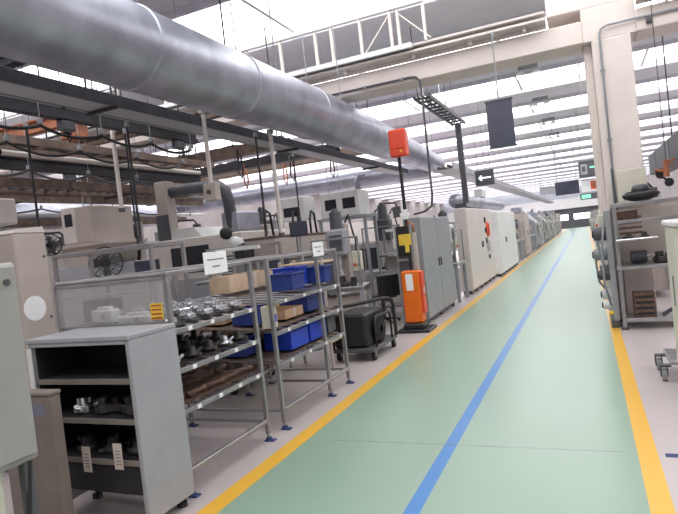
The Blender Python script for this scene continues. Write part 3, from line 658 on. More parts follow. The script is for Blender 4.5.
# ---------- electric cabinets facing the aisle: local front is -y, later turned towards +x
def ecab(label, cx, cy, w, d, h, rz, col, ndoor=2, name='electrical_cabinet', feet=True, group=None, red=False, top=False):
    t = thing(name, label, 'cabinet', (cx, cy, 0), rz, group)
    z0 = .09
    part(t, 'body', col, [('b', -w/2, w/2, -d/2, d/2, z0, h, .012)])
    part(t, 'plinth', 'dgrey', [('b', -w/2+.03, w/2-.03, -d/2+.03, d/2-.03, .045, z0, .003)])
    dw = w/ndoor
    for i in range(ndoor):
        a = -w/2+i*dw
        dr = part(t, 'door', col, [('b', a+.008, a+dw-.008, -d/2-.022, -d/2-.001, z0+.02, h-.02, .006)])
        hx = a+dw-.08 if i % 2 == 0 else a+.08
        part(dr, 'handle', 'dgrey', [('b', hx-.012, hx+.012, -d/2-.045, -d/2-.022, h*.5, h*.5+.16, .006)])
        if red is False and i == 0: part(dr, 'vent_grille', 'dgrey', [('b', a+.12, a+dw-.12, -d/2-.026, -d/2-.0222, .3+.03*q, .312+.03*q, .001) for q in range(6)])
    if feet:
        k = max(3, int(w/.6))
        for i in range(k):
            x = -w/2+.08+(w-.16)*i/(k-1)
            part(t, 'foot', 'black', [('c', (x, -d/2+.06, 0), (x, -d/2+.06, .045), .04, .025)]); part(t, 'foot', 'black', [('c', (x, d/2-.06, 0), (x, d/2-.06, .045), .04, .025)])
    if red:
        s = part(t, 'isolator', 'redor', [('c', (w*.27, -d/2-.022, h*.72), (w*.27, -d/2-.06, h*.72), .22, .2, 24), ('b', w*.27-.03, w*.27+.03, -d/2-.09, -d/2-.06, h*.72-.16, h*.72+.16, .01)], 'round red-orange isolator switch')
        for q in (-.3, -.02, .26): part(t, 'push_button', 'black', [('c', (w*.27-.32, -d/2-.022, h*.72+q), (w*.27-.32, -d/2-.05, h*.72+q), .08)])
        part(t, 'meter', 'lgrey', [('b', w*.2, w*.32, -d/2-.04, -d/2-.0225, h*.42, h*.56, .006)]); part(t, 'socket', 'dgrey', [('b', w*.22, w*.3, -d/2-.04, -d/2-.0225, h*.32, h*.38, .006)])
    if top:
        part(t, 'cooling_unit', 'galv', [('b', -w*.4, w*.1, -d*.3, d*.3, h, h+.28, .04)]); part(t, 'gland_box', 'beige', [('b', w*.15, w*.4, -d*.25, d*.25, h, h+.14, .01)])
    return t
ecab('plain grey two-door cabinet on black feet just past the orange call station', -2.77, 10.72, 2.3, .28, 1.87, PI/2, 'grey', 2, red=None)
ecab('tall beige cabinet with the round red-orange switch beside the aisle', -2.71, 15.42, 3.76, .26, 2.06, PI/2, 'beige', 2, red=True)
ecab('long off-white cabinet just past the red-orange switch', -2.64, 19.95, 4.6, .4, 1.98, PI/2, 'white', 3, red=None)
# silver insulated pipe above them
t = thing('insulated_pipe', 'fat silver wrapped pipe lying over the beige and off-white cabinets', 'pipe', (-2.82, 0, 2.26))
part(t, 'jacket', 'galv', [('t', [(.0, 13.8+.5*i, .015*math.sin(i*1.3)) for i in range(17)], .17, 16)])
for y in (14.2, 16.5, 19, 21): part(t, 'strap', 'grey', [('l', (0, y, .0), (0, 1, 0), [(.19, -.03), (.2, 0), (.19, .03)], 18)])
part(t, 'valve', 'white', [('b', -.12, .12, 17.2, 17.8, .17, .42, .03)])

# ---------- machine builders (front is local -y)
def cnc(label, cx, cy, w, d, h, rz=0, col='beige', door='lgrey', group=None, pan=1, lamp=True):
    t = thing('machining_center', label, 'machine', (cx, cy, 0), rz, group)
    part(t, 'plinth', 'dgrey', [('b', -w/2+.03, w/2-.03, -d/2+.05, d/2-.03, 0, .12, .006)])
    part(t, 'body', col, [('p', [(-d/2, .12), (d/2, .12), (d/2, h), (-d*.12, h), (-d/2, h*.74)], 'x', -w/2, w/2)])
    dr = part(t, 'door', door, [('b', -w*.34, w*.2, -d/2-.03, -d/2-.001, h*.26, h*.72, .01)])
    part(dr, 'window', 'glassdark', [('b', -w*.28, w*.08, -d/2-.036, -d/2-.0305, h*.4, h*.66, .004)])
    part(dr, 'handle', 'steel', [('t', [(w*.14, -d/2-.03, h*.4), (w*.14, -d/2-.07, h*.41), (w*.14, -d/2-.07, h*.57), (w*.14, -d/2-.03, h*.58)], .012, 8)])
    part(t, 'chip_tray', 'dgrey', [('b', -w*.36, w*.3, -d/2-.1, -d/2-.001, .14, .2, .008)])
    px = pan*w*.36
    cp = part(t, 'control_panel', 'cream', [('b', px-w*.11, px+w*.11, -d/2-.09, -d/2-.031, h*.4, h*.72, .012)])
    part(cp, 'screen', 'screen', [('b', px-w*.08, px+w*.08, -d/2-.096, -d/2-.0905, h*.57, h*.69, .003)])
    part(cp, 'button_pad', 'dgrey', [('b', px-w*.08+i*w*.055, px-w*.05+i*w*.055, -d/2-.1, -d/2-.0905, h*.43+j*.06, h*.43+j*.06+.035, .003) for i in range(3) for j in range(2)])
    part(t, 'motor_housing', 'lgrey', [('b', -w*.2, w*.12, 0, d*.36, h, h+.22, .02)]); part(t, 'motor', 'dgrey', [('c', (w*.28, d*.2, h), (w*.28, d*.2, h+.3), .11, .1, 16)])
    part(t, 'hose', 'black', [('t', [(w*.28, d*.2, h+.3), (w*.27, d*.15, h+.4), (w*.1, d*.1, h+.42), (-w*.05, d*.1, h+.22)], .025, 8)])
    if lamp:
        for i, mt in enumerate(('green', 'yellow', 'redor')):
            part(t, 'signal_light', mt, [('c', (-w*.4, -.02, h+.14+.07*i), (-w*.4, -.02, h+.205+.07*i), .03)])
        part(t, 'lamp_post', 'grey', [('c', (-w*.4, -.02, h), (-w*.4, -.02, h+.14), .014)])
    return t
def press(label, cx, cy, w, d, h, rz=0, col='pink_beige', head='lgrey', group=None):
    t = thing('press_machine', label, 'machine', (cx, cy, 0), rz, group)
    for x in (-w/2+.04, w/2-.04):
        for y in (-d/2+.04, d/2-.04): part(t, 'leg', 'grey', [('b', x-.035, x+.035, y-.035, y+.035, 0, .78, .004)])
    part(t, 'table', 'steel', [('b', -w/2, w/2, -d/2, d/2, .78, .86, .01)])
    part(t, 'lower_box', col, [('b', -w*.4, w*.4, -d*.3, d*.42, .12, .7, .01)])
    part(t, 'column', col, [('b', -w*.16, w*.16, d*.12, d*.45, .86, h, .015)])
    hd = part(t, 'head', head, [('b', -w*.2, w*.2, -d*.32, d*.12, h*.72, h*.95, .03)])
    part(hd, 'cover_plate', 'dgrey', [('b', -w*.13, w*.13, -d*.32-.012, -d*.32-.001, h*.76, h*.9, .004)])
    part(t, 'ram', 'shiny', [('c', (0, -d*.12, h*.58), (0, -d*.12, h*.72), .05), ('c', (0, -d*.12, h*.55), (0, -d*.12, h*.58), .09, .09, 18)])
    part(t, 'motor', 'dgrey', [('c', (0, -d*.05, h*.95), (0, -d*.05, h*1.1), .11, .1, 18), ('c', (0, -d*.05, h*1.1), (0, -d*.05, h*1.13), .07, .05, 18)])
    part(t, 'fixture', 'castdark', [('b', -w*.16, w*.16, -d*.28, d*.02, .86, .93, .01), ('c', (0, -d*.12, .93), (0, -d*.12, 1.02), .07, .06, 16), ('b', w*.2, w*.3, -d*.2, -.0, .86, 1.0, .01)])
    cb = part(t, 'control_box', 'cream', [('b', w*.3, w*.48, -d*.3, -d*.05, 1.1, 1.42, .01)]); part(cb, 'button', 'redor', [('c', (w*.35, -d*.3, 1.2), (w*.35, -d*.3-.03, 1.2), .025)]); part(cb, 'button', 'green', [('c', (w*.43, -d*.3, 1.2), (w*.43, -d*.3-.025, 1.2), .02)])
    part(t, 'arm', 'grey', [('b', w*.36, w*.42, -d*.2, -d*.14, .86, 1.1, .006)])
    part(t, 'hose', 'black', [('t', [(w*.12, d*.3, h), (w*.2, d*.3, h+.14), (w*.3, d*.15, h*.9), (w*.38, -d*.1, 1.6), (w*.39, -d*.16, 1.42)], .018, 7)])
    part(t, 'guard_frame', 'alu', [('b', -w/2+.01, -w/2+.04, -d/2+.01, -d/2+.04, .86, h*.86, .003), ('b', w/2-.04, w/2-.01, -d/2+.01, -d/2+.04, .86, h*.86, .003), ('b', -w/2+.01, w/2-.01, -d/2+.01, -d/2+.04, h*.86, h*.86+.03, .003)])
    return t
def bench(label, cx, cy, w, d, h, rz=0, group=None, top='wood', shelf=True):
    t = thing('workbench', label, 'workbench', (cx, cy, 0), rz, group)
    for x in (-w/2+.03, w/2-.03):
        part(t, 'leg', 'alu', [('b', x-.022, x+.022, -d/2+.01, -d/2+.054, 0, .8, .004)]); part(t, 'leg', 'alu', [('b', x-.022, x+.022, d/2-.054, d/2-.01, 0, h, .004)])
    part(t, 'worktop', top, [('b', -w/2, w/2, -d/2, d/2-.055, .8, .84, .006)])
    part(t, 'lower_shelf', 'grey', [('b', -w/2+.06, w/2-.06, -d/2+.06, d/2-.06, .2, .225, .004)])
    if shelf: part(t, 'upper_shelf', 'lgrey', [('b', -w/2+.01, w/2-.01, d/2-.4, d/2-.06, 1.22, 1.245, .004)]); part(t, 'shelf_bracket', 'grey', [('b', -w/2+.01, -w/2+.03, d/2-.38, d/2-.06, 1.19, 1.219, .002)]); part(t, 'shelf_bracket', 'grey', [('b', w/2-.03, w/2-.01, d/2-.38, d/2-.06, 1.19, 1.219, .002)])
    part(t, 'top_bar', 'alu', [('b', -w/2+.054, w/2-.054, d/2-.05, d/2-.015, h-.04, h, .003)])
    lm = part(t, 'task_lamp', 'white', [('b', -w*.3, w*.3, d/2-.25, d/2-.17, h-.07, h-.02, .006), ('b', -.02, .02, d/2-.17, d/2-.03, h-.045, h-.02, .003)])
    part(t, 'back_panel', 'pink_beige', [('b', -w/2+.06, w/2-.06, d/2-.04, d/2-.02, .86, 1.18, .003)])
    return t
def fan(label, x, y, z, r, rz, tilt, col='black', pole=True):
    t = thing('cooling_fan', label, 'fan', (x, y, 0), rz)
    mx = Matrix.Translation((0, 0, z)) @ Matrix.Rotation(tilt, 4, 'X')
    def ring(R_, yy, rr): return ('t', [(R_*math.cos(2*PI*i/28), yy, R_*math.sin(2*PI*i/28)) for i in range(28)], rr, 6, True)
    sp = [('t', [(r*.18*math.cos(a), -.09, r*.18*math.sin(a)), (r*.7*math.cos(a), -.085, r*.7*math.sin(a)), (r*math.cos(a), -.02, r*math.sin(a)), (r*.8*math.cos(a), .07, r*.8*math.sin(a)), (r*.2*math.cos(a), .08, r*.2*math.sin(a))], .0035, 4) for a in [i*2*PI/18 for i in range(18)]]
    part(t, 'guard_lattice', col, [ring(r, -.02, .009), ring(r*.6, -.088, .004), ring(r*.2, -.09, .006)]+sp, mx=mx)
    mb = MB()
    for i in range(4):
        m_ = mx @ Matrix.Rotation(i*PI/2, 4, 'Y')
        mb.add([(.02, -.03, .03), (r*.3, -.045, r*.75), (-r*.25, -.01, r*.85), (-.03, .0, .03), (.02, -.026, .03), (r*.3, -.041, r*.75), (-r*.25, -.006, r*.85), (-.03, .004, .03)], [[0, 1, 2, 3], [7, 6, 5, 4], [0, 4, 5, 1], [1, 5, 6, 2], [2, 6, 7, 3], [3, 7, 4, 0]], False, m_)
    mb.build('blade', 'dgrey', t)
    part(t, 'motor', col, [('c', (0, -.03, 0), (0, .16, 0), r*.28, r*.2, 16)], mx=mx)
    if pole:
        part(t, 'pole', 'dgrey', [('c', (0, .12, .03), (0, .12, z), .018)]); part(t, 'base', 'dgrey', [('c', (0, .12, 0), (0, .12, .03), .2, .18, 20)])
    return t

# ================================================================== machines behind the racks
# large pale machine with an overhanging control hood
t = thing('machining_center', 'grey-beige machine with an overhanging beige hood and a small dark window above the racks', 'machine', (-6.6, 6.4, 0))
part(t, 'plinth', 'dgrey', [('b', -.5, .25, -.35, .6, 0, .1, .005)])
part(t, 'body', 'lgrey', [('b', -.55, .2, -.4, .65, .1, 1.66, .015)])
part(t, 'neck', 'pink_beige', [('p', [(-.42, 1.93), (.46, 1.93), (.35, 1.84), (.05, 1.662), (-.4, 1.662)], 'y', -.36, .4)])
hd = part(t, 'hood', 'pink_beige', [('b', -.05, .25, -.4, .42, 1.98, 2.5, .012)])
sd = part(t, 'side_cabinet', 'beige', [('b', -.32, -.052, -.4, .4, 1.985, 2.51, .012)]); part(sd, 'window', 'glassdark', [('b', -.25, -.1, -.406, -.4005, 2.24, 2.42, .004)])
part(t, 'sill_plate', 'pink_beige', [('b', -.44, .47, -.44, .46, 1.931, 1.979, .006)])
part(t, 'door', 'lgrey', [('b', .2005, .215, -.3, .5, .4, 1.5, .006)])
part(t, 'hose', 'black', [('t', [(.1, .42, 2.3), (.16, .5, 2.2), (.2, .55, 1.9), (.15, .55, 1.66)], .03, 8)])
fan('round black fan facing the aisle below the beige hood', -5.6, 5.45, 1.66, .2, .9, -.15)
fan('small dark fan beside the column cabinet in front of the low silver duct', -6.35, 5.3, 1.98, .14, .6, .2)
t = thing('machining_center', 'beige machine with a tall upright column and a dark elbow pipe near the drop pipes', 'machine', (-6.1, 8.55, 0))
part(t, 'plinth', 'dgrey', [('b', -.9, .9, -.6, .6, 0, .12, .005)]); part(t, 'body', 'beige', [('b', -.95, .95, -.65, .65, .12, 1.95, .02)])
part(t, 'column', 'pink_beige', [('b', -.75, -.5, -.6, -.36, 1.95, 2.98, .015)]); part(t, 'column_foot', 'dgrey', [('b', -.76, -.49, -.63, -.6005, 1.95, 2.4, .006)])
part(t, 'elbow_pipe', 'dgrey', [('t', [(-.5, -.45, 2.78), (-.1, -.45, 2.8), (.5, -.45, 2.76), (.62, -.45, 2.66), (.66, -.45, 2.5), (.66, -.4, 1.95)], .1, 14)])
part(t, 'top_cover', 'white', [('p', [(-.62, 1.952), (.15, 1.952), (.0, 2.12), (-.5, 2.12)], 'y', -.6, .2)])
part(t, 'window', 'glassdark', [('b', -.5, .3, -.657, -.6505, 1.35, 1.8, .005)]); part(t, 'door', 'lgrey', [('b', -.6, .4, -.67, -.658, .4, 1.25, .008)]); part(t, 'vent_grille', 'dgrey', [('b', .5, .85, -.655, -.6502, 1.2+.05*i, 1.225+.05*i, .002) for i in range(8)])
part(t, 'spindle_head', 'galv', [('b', .5, .85, -.5, .2, 1.95, 2.3, .03)])
# long beige hood
t = thing('machining_center', 'long low beige machine hood standing just behind the longer rack', 'machine', (-4.75, 9.0, 0), PI/2)
part(t, 'plinth', 'dgrey', [('b', -1.1, 1.1, -.2, .3, 0, .12, .005)]); part(t, 'body', 'greengrey', [('b', -1.15, 1.15, -.25, .35, .12, 1.4, .015)])
hd = part(t, 'hood', 'pink_beige', [('b', -1.2, 1.2, -.3, .4, 1.4, 1.78, .02)]); part(hd, 'seam_strip', 'dgrey', [('b', -.52, -.48, -.306, -.3005, 1.41, 1.77, .001)]); part(hd, 'seam_strip', 'dgrey', [('b', -.36, -.34, -.306, -.3005, 1.41, 1.77, .001)]); part(hd, 'top_strip', 'brownrail', [('b', -1.22, 1.22, -.32, .38, 1.781, 1.81, .004)])
part(t, 'door', 'lgrey', [('b', -.9, .1, -.27, -.2505, .3, 1.2, .008)]); part(t, 'control_panel', 'dgrey', [('b', .35, .9, -.29, -.2505, .8, 1.25, .01)])
for x in (-.8, .2, .9): part(t, 'hose', 'black', [('t', [(x, .1, 1.81), (x, .1, 2.1), (x+.08, .1, 2.25), (x+.2, .1, 2.2), (x+.25, .1, 1.81)], .022, 7)])
# white windowed boxes up on a gantry
t = thing('control_gantry', 'white box with two dark windows up on a gantry below the branch duct', 'gantry', (-4.6, 11.2, 0))
for x in (-.5, .5):
    for y in (-.3, .3): part(t, 'post', 'grey', [('b', x-.03, x+.03, y-.03, y+.03, 0, 2.05, .004)])
part(t, 'deck', 'grey', [('b', -.55, .55, -.35, .35, 2.05, 2.1, .005)])
bx = part(t, 'cabin', 'white', [('b', -.45, .42, -.33, .3, 2.101, 2.62, .015)]); part(bx, 'window', 'glassdark', [('b', -.34, -.08, -.336, -.3305, 2.26, 2.48, .004)]); part(bx, 'window', 'glassdark', [('b', .06, .34, -.336, -.3305, 2.26, 2.48, .004)])
part(t, 'pipe', 'galv', [('t', [(.3, 0, 2.62), (.3, 0, 2.8), (.36, 0, 2.88), (.5, 0, 2.9)], .06, 12)])
t = thing('control_gantry', 'smaller white box with one dark window up on a post below the branch duct', 'gantry', (-5.75, 11.2, 0))
part(t, 'post', 'grey', [('c', (0, 0, .03), (0, 0, 2.15), .06)]); part(t, 'base', 'dgrey', [('b', -.25, .25, -.25, .25, 0, .03, .005)])
bx = part(t, 'cabin', 'white', [('b', -.34, .3, -.3, .25, 2.15, 2.65, .012)]); part(bx, 'window', 'glassdark', [('b', -.2, .18, -.306, -.3005, 2.24, 2.44, .004)])
press('light grey press with a dark motor standing behind the black cart', -3.78, 8.7, .8, .75, 1.9, .2)
press('beige press next to the work chair behind the orange call station', -4.2, 12.35, .9, .8, 2.1, .1, 'beige', 'dgrey')
press('press machine standing close behind the long beige hood', -6.9, 11.6, 1.1, .9, 2.3, 0, 'lgrey', 'pink_beige')
press('tall press beside the beige upright column machine', -7.95, 8.2, 1.1, .9, 2.4, 0, 'pink_beige', 'grey')
cnc('pale machine tool against the low silver duct, first of the back row', -9.9, 6.9, 2.0, 1.6, 2.0, .2)
cnc('pale machine tool under the brown roller conveyor, second of the back row', -9.1, 10.9, 2.1, 1.6, 2.1, .1, 'lgrey', 'beige')
cnc('machine tool at the far end of the back row before the branch duct', -8.2, 13.4, 2.0, 1.5, 2.1, 0, 'beige', 'greengrey')
cnc('machine tool in the corner under the branch duct behind the beige press', -5.0, 14.2, 1.8, 1.3, 2.05, .1, 'beige', 'lgrey')
bench('workbench with a pale top between the racks and the beige upright column machine', -4.6, 6.75, 1.3, .7, 1.7, .0)
bench('workbench piled with parts left of the grey two-door cabinet', -3.5, 10.95, .75, .6, 1.75, 0, None, 'steel')
# slim parts shelf past the rack
t = thing('parts_shelf', 'beige slatted parts shelf standing just past the longer rack', 'shelf', (-3.35, 6.62, 0))
for x in (-.3, .3):
    for y in (-.2, .2): part(t, 'post', 'pink_beige', [('b', x-.016, x+.016, y-.016, y+.016, 0, 1.42, .003)])
for z in (.35, .7, 1.02, 1.36): part(t, 'shelf_board', 'wood', [('b', -.32, .32, -.22, .22, z, z+.02, .003)])
for z, q in ((.722, -.12), (1.042, .1)):
    casting('block', 'castdark', 'dark casting on the beige parts shelf, on the %s board' % ('second' if z < 1 else 'third'), (-3.35+q, 6.6, z), .5, 1.6)
bin_('small blue bin on the table past the beige parts shelf', -3.98, 7.95, .941, .2, .3, .1) if False else None
for k, (x, y, z, rz) in enumerate(((-4.78, 6.6, .842, .2), (-4.46, 6.55, .842, -.3), (-4.13, 6.6, .842, .6))):
    casting('flange' if k % 2 else 'block', 'shiny', 'shiny casting on the pale-topped workbench, %s along it' % ORD[k], (x, y, z), rz, 1.5, 'castings on the workbench')
# shelf unit with pale parts and dark panels left of the grey cabinet
t = thing('parts_rack', 'thin rack of dark panels close before the grey two-door cabinet', 'rack', (-3.03, 9.46, 0))
for x in (0, .27): part(t, 'post', 'grey', [('b', x-.015, x+.015, -.015, .015, 0, 1.78, .003)])
part(t, 'dark_panel', 'black', [('b', .016, .254, -.015, .012, 1.22, 1.74, .004)]); part(t, 'dark_panel', 'dgrey', [('b', .016, .254, -.015, .012, .62, 1.12, .004)])
for z in (.5, 1.15): part(t, 'shelf_board', 'lgrey', [('b', .016, .254, -.05, .014, z, z+.02, .003)])
t = thing('turret_unit', 'dark round ball cover with a white shroud on a stand before the long hood', 'turret', (-4.95, 7.45, 0))
part(t, 'stand', 'grey', [('b', -.06, .06, -.06, .06, .03, 1.72, .008)]); part(t, 'base', 'dgrey', [('b', -.25, .25, -.25, .25, 0, .03, .005)])
part(t, 'ball_cover', 'black', [('s', (-.1, -.1, 1.92), .1)]); part(t, 'shroud', 'white', [('l', (.02, -.1, 1.78), (1, 0, -.6), [(.05, -.05), (.09, 0), (.11, .1), (.06, .16)], 16)]); part(t, 'motor_block', 'black', [('b', .06, .26, -.2, .1, 1.5, 1.72, .03)])

# ================================================================== rows along the aisle, far away
cols = ['beige', 'lgrey', 'pink_beige', 'cream', 'greengrey']
press('grey and white press standing in the gap after the grey two-door cabinet', -2.95, 12.68, .95, .7, 1.8, PI/2, 'lgrey', 'white')
y = 23.0; k = 0
seq = ['press', 'press', 'ecab', 'press', 'press', 'cnc', 'ecab', 'press', 'cnc', 'ecab', 'cnc', 'press', 'ecab', 'cnc', 'ecab', 'cnc', 'press', 'ecab']
while y < 72 and k < len(seq):
    kind = seq[k]; lb = '%s beside the aisle beyond the off-white cabinet, %s in that row' % ({'press': 'press machine', 'ecab': 'pale cabinet', 'cnc': 'machine tool'}[kind], ORD[k])
    if kind == 'press': press(lb, -2.95, y+.7, 1.3, .9, 1.8, PI/2, 'lgrey' if k % 2 else 'grey', 'dgrey' if k % 2 else 'lgrey'); y += 1.7
    elif kind == 'ecab': ecab(lb, -2.85, y+1.1, 2.1, .7, 1.75+.1*(k % 3), PI/2, cols[k % 5], 2, feet=False, top=(k % 2 == 0)); y += 2.6
    else: cnc(lb, -3.15, y+1.4, 2.6, 1.3, 1.75+.1*(k % 3), PI/2, cols[(k+1) % 5], 'grey', lamp=(k % 3 == 0)); y += 3.4
    k += 1
y = 11.2; k = 0
seq = ['press', 'cnc', 'press', 'ecab', 'cnc', 'press', 'cnc', 'ecab', 'press', 'cnc', 'press', 'cnc', 'ecab', 'cnc', 'press', 'cnc', 'ecab', 'cnc', 'press', 'cnc']
while y < 74 and k < len(seq):
    kind = seq[k]; lb = '%s beyond the concrete column, %s in the row opposite the cabinets' % ({'press': 'press machine', 'ecab': 'pale cabinet', 'cnc': 'machine tool'}[kind], ORD[k])
    x = .36
    if kind == 'press': press(lb, x+.5, y+.7, 1.3, .9, 1.75, -PI/2, cols[(k+2) % 5], 'dgrey'); y += 1.9
    elif kind == 'ecab': ecab(lb, x+.42, y+1.1, 2.1, .7, 1.75, -PI/2, cols[(k+2) % 5], 2, feet=False); y += 2.9
    else: cnc(lb, x+.72, y+1.4, 2.6, 1.3, 1.7, -PI/2, cols[(k+1) % 5], 'grey', None, -1, False); y += 3.5
    k += 1

# ================================================================== workstation by the concrete column
t = thing('workstation_rack', 'grey frame workstation with steel shelves standing before the concrete column', 'workstation', (.33, 8.42, 0))
W, D = 1.25, .62
for x in (0, W):
    for y in (0, D):
        p = part(t, 'post', 'alu', [('b', x, x+.05, y, y+.05, .03, 1.64, .006)]); part(p, 'foot', 'dgrey', [('c', (x+.025, y+.025, 0), (x+.025, y+.025, .03), .045)])
part(t, 'worktop', 'steel', [('b', -.01, W+.06, -.02, D+.06, .80, .85, .006)])
part(t, 'lower_shelf', 'steel', [('b', .052, W-.002, .052, D-.002, .1, .13, .004), ('b', .05, W, .0, .045, .1, .15, .004)])
part(t, 'top_frame', 'alu', [('b', -.0, W+.05, 0, .05, 1.64, 1.69, .005), ('b', 0, W+.05, D, D+.05, 1.64, 1.69, .005), ('b', 0, .05, .05, D, 1.64, 1.69, .005), ('b', W, W+.05, .05, D, 1.64, 1.69, .005)])
part(t, 'middle_rail', 'alu', [('b', .052, W-.002, .005, .045, 1.42, 1.46, .004)])
part(t, 'plate_shelf', 'shiny', [('b', .005, .5, -.12, .3, 1.19, 1.215, .008)], 'shiny plate shelf')
part(t, 'back_panel', 'pink_beige', [('b', .06, W-.01, D+.01, D+.04, .86, 1.6, .004)])
part(t, 'finned_cover', 'castbrown', [('b', .06, .32, .3, .5, 1.46+.0, 1.58, .006)]+[('b', .08, .36, .28, .3, 1.26+.07*i, 1.29+.07*i, .002) for i in range(4)])
part(t, 'cross_arm', 'dgrey', [('b', .7, 1.2, .12, .2, .9, 1.0, .01), ('c', (.75, .1, 1.0), (.75, .1, 1.1), .05)])
part(t, 'rear_board', 'cream', [('b', .12, .5, D+.0, D+.02, 1.7, 2.16, .006)], 'pale beige board above the frame')
part(t, 'board_post', 'dgrey', [('b', .06, .09, D, D+.03, 1.692, 2.2, .004)])
t = thing('slotted_crate', 'slotted brown crate on the low shelf of the grey frame workstation', 'crate', (.62, 8.66, .131))
part(t, 'shell', 'castbrown', [('b', -.13, .13, -.12, .12, 0, .34, .008)]); part(t, 'slot_groove', 'black', [('b', -.11, .11, -.123, -.1205, .04+.075*i, .075+.075*i, .001) for i in range(4)])
t = thing('angle_plate', 'dark folded steel plate leaning under the worktop of the workstation', 'plate', (1.05, 8.6, .132))
part(t, 'blade', 'dgrey', [('p', [(-.22, .0), (.3, .34), (.3, .38), (-.24, .04)], 'y', -.03, .02)]); part(t, 'foot_block', 'dgrey', [('b', .22, .3, -.03, .05, 0, .3, .006)])
t = thing('cooling_fan', 'wide black dished fan lying on top of the grey frame workstation', 'fan', (.70, 8.62, 1.692))
mx_ = Matrix.Rotation(.12, 4, 'X')
part(t, 'dish', 'black', [('l', (0, 0, 0), (0, 0, 1), [(.06, .0), (.12, .01), (.2, .04), (.225, .075), (.22, .1), (.19, .115), (.1, .13), (.09, .13)], 28)])
part(t, 'motor', 'dgrey', [('l', (0, 0, .13), (0, 0, 1), [(.1, 0), (.11, .03), (.09, .075), (.05, .09), (.001, .092)], 20)])
part(t, 'guard_lattice', 'black', [('t', [(.09*math.cos(a), .09*math.sin(a), .138), (.16*math.cos(a), .16*math.sin(a), .13), (.225*math.cos(a), .225*math.sin(a), .09)], .004, 4) for a in [i*2*PI/24 for i in range(24)]])
part(t, 'base', 'dgrey', [('c', (0, 0, 0), (0, 0, .01), .07)])
for i, (dx, z, r) in enumerate(((.0, 1.22, .05), (.15, 1.22, .04))): casting('flange', 'castdark', 'dark casting on the shiny plate shelf of the workstation, %s' % ('by the frame post' if i == 0 else 'farther in'), (.5+dx*1.3, 8.5, 1.216), i, .9)
casting('block', 'castdark', 'dark casting on the steel worktop of the workstation', (.9, 8.6, .851), .3, 1.8)
t = thing('bench_motor', 'small grey motor lying on the steel worktop behind the shiny plate shelf', 'motor', (.62, 8.8, .851))
part(t, 'body', 'dgrey', [('c', (-.1, 0, .09), (.1, 0, .09), .08)]); part(t, 'foot', 'black', [('b', -.08, .08, -.07, .07, 0, .02, .003)]); part(t, 'shaft', 'shiny', [('c', (.1, 0, .09), (.17, 0, .09), .02)])
t = thing('cardboard_box', 'small brown carton on the workstation worktop beside the dark casting', 'box', (1.22, 8.85, .851))
part(t, 'body', 'cardboard', [('b', -.12, .12, -.1, .1, 0, .16, .003)]); part(t, 'tape_strip', 'tag', [('b', -.121, .121, -.02, .02, .1602, .161, 0)])
t = thing('tool_balancer_hanger', 'orange air tool with dark hoses hung above the grey frame workstation', 'air tool', (.97, 8.2, 0))
part(t, 'tool_body', 'orangedark', [('c', (0, 0, 1.95), (0.01, 0, 2.16), .035, .03), ('c', (.0, 0, 2.02), (-.12, .02, 2.05), .02), ('c', (.0, 0, 2.1), (.1, .02, 2.16), .018)])
part(t, 'reel', 'black', [('c', (-.05, .03, 2.0), (-.05, .1, 2.0), .065, .065, 18), ('s', (.03, .05, 1.88), .055)]); part(t, 'cord', 'dgrey', [('c', (.01, 0, 2.16), (.01, 0, ZC), .006, .006, 6)]); part(t, 'hose', 'dgrey', [('t', [(-.05, .06, 2.0), (-.02, .06, 1.94), (.03, .05, 1.88)], .015, 7)])

# cream cabinet cut by the picture edge, with a dolly behind it
t = thing('cream_cabinet', 'smooth cream cabinet with a rounded top standing before the grey frame workstation', 'cabinet', (.0, 0, 0))
part(t, 'body', 'cream', [('b', .625, 1.3, 5.2, 5.75, .1, 1.42, .02)]); part(t, 'top_cap', 'white', [('b', .605, 1.32, 5.18, 5.77, 1.42, 1.47, .022)])
part(t, 'door', 'cream', [('b', .66, 1.27, 5.185, 5.199, .16, 1.38, .005)]); part(t, 'handle', 'grey', [('b', .616, .6245, 5.45, 5.475, .75, 1.0, .003)]); part(t, 'plinth', 'dgrey', [('b', .66, 1.26, 5.23, 5.72, 0, .1, .005)])
t = thing('wheeled_dolly', 'low dolly on grey casters behind the cream cabinet', 'dolly', (.86, 6.12, 0))
part(t, 'deck', 'steel', [('b', -.28, .4, -.26, .26, .15, .19, .008)])
for x in (-.33, .36):
    for y in (-.22, .2):
        w = part(t, 'caster', 'grey', [('c', (x-.02, y, .055), (x+.02, y, .055), .055, .055, 18)]); part(w, 'fork', 'dgrey', [('b', x-.032, x-.022, y-.03, y+.03, .04, .15, .003), ('b', x+.022, x+.032, y-.03, y+.03, .04, .15, .003), ('b', x-.032, x+.06, y-.035, y+.035, .13, .149, .003)])
single('floor_tape_mark', 'short blue tape mark on the concrete beside the yellow line near the cream cabinet', 'tape mark', 'bluetape', [('b', -.05, .1, -.03, .03, 0.0005, .002, 0)], (.38, 4.1, 0))
for i, (x, y, mt) in enumerate(((.45, 10.0, 'white'), (.47, 10.6, 'white'))):
    t = thing('coolant_pump', 'small white pump on the floor past the workstation, %s along the yellow line' % ORD[i], 'pump', (x+.03, y, 0))
    part(t, 'body', mt, [('b', -.09, .12, -.12, .12, .04, .3, .02)]); part(t, 'motor', 'dgrey', [('c', (0, 0, .3), (0, 0, .5), .07)]); part(t, 'base', 'yellow' if i == 0 else 'grey', [('b', -.1, .14, -.14, .14, 0, .04, .005)]); part(t, 'hose', 'black', [('t', [(.1, 0, .2), (.2, .02, .25), (.22, .05, .5), (.2, .1, .62)], .02, 7)])

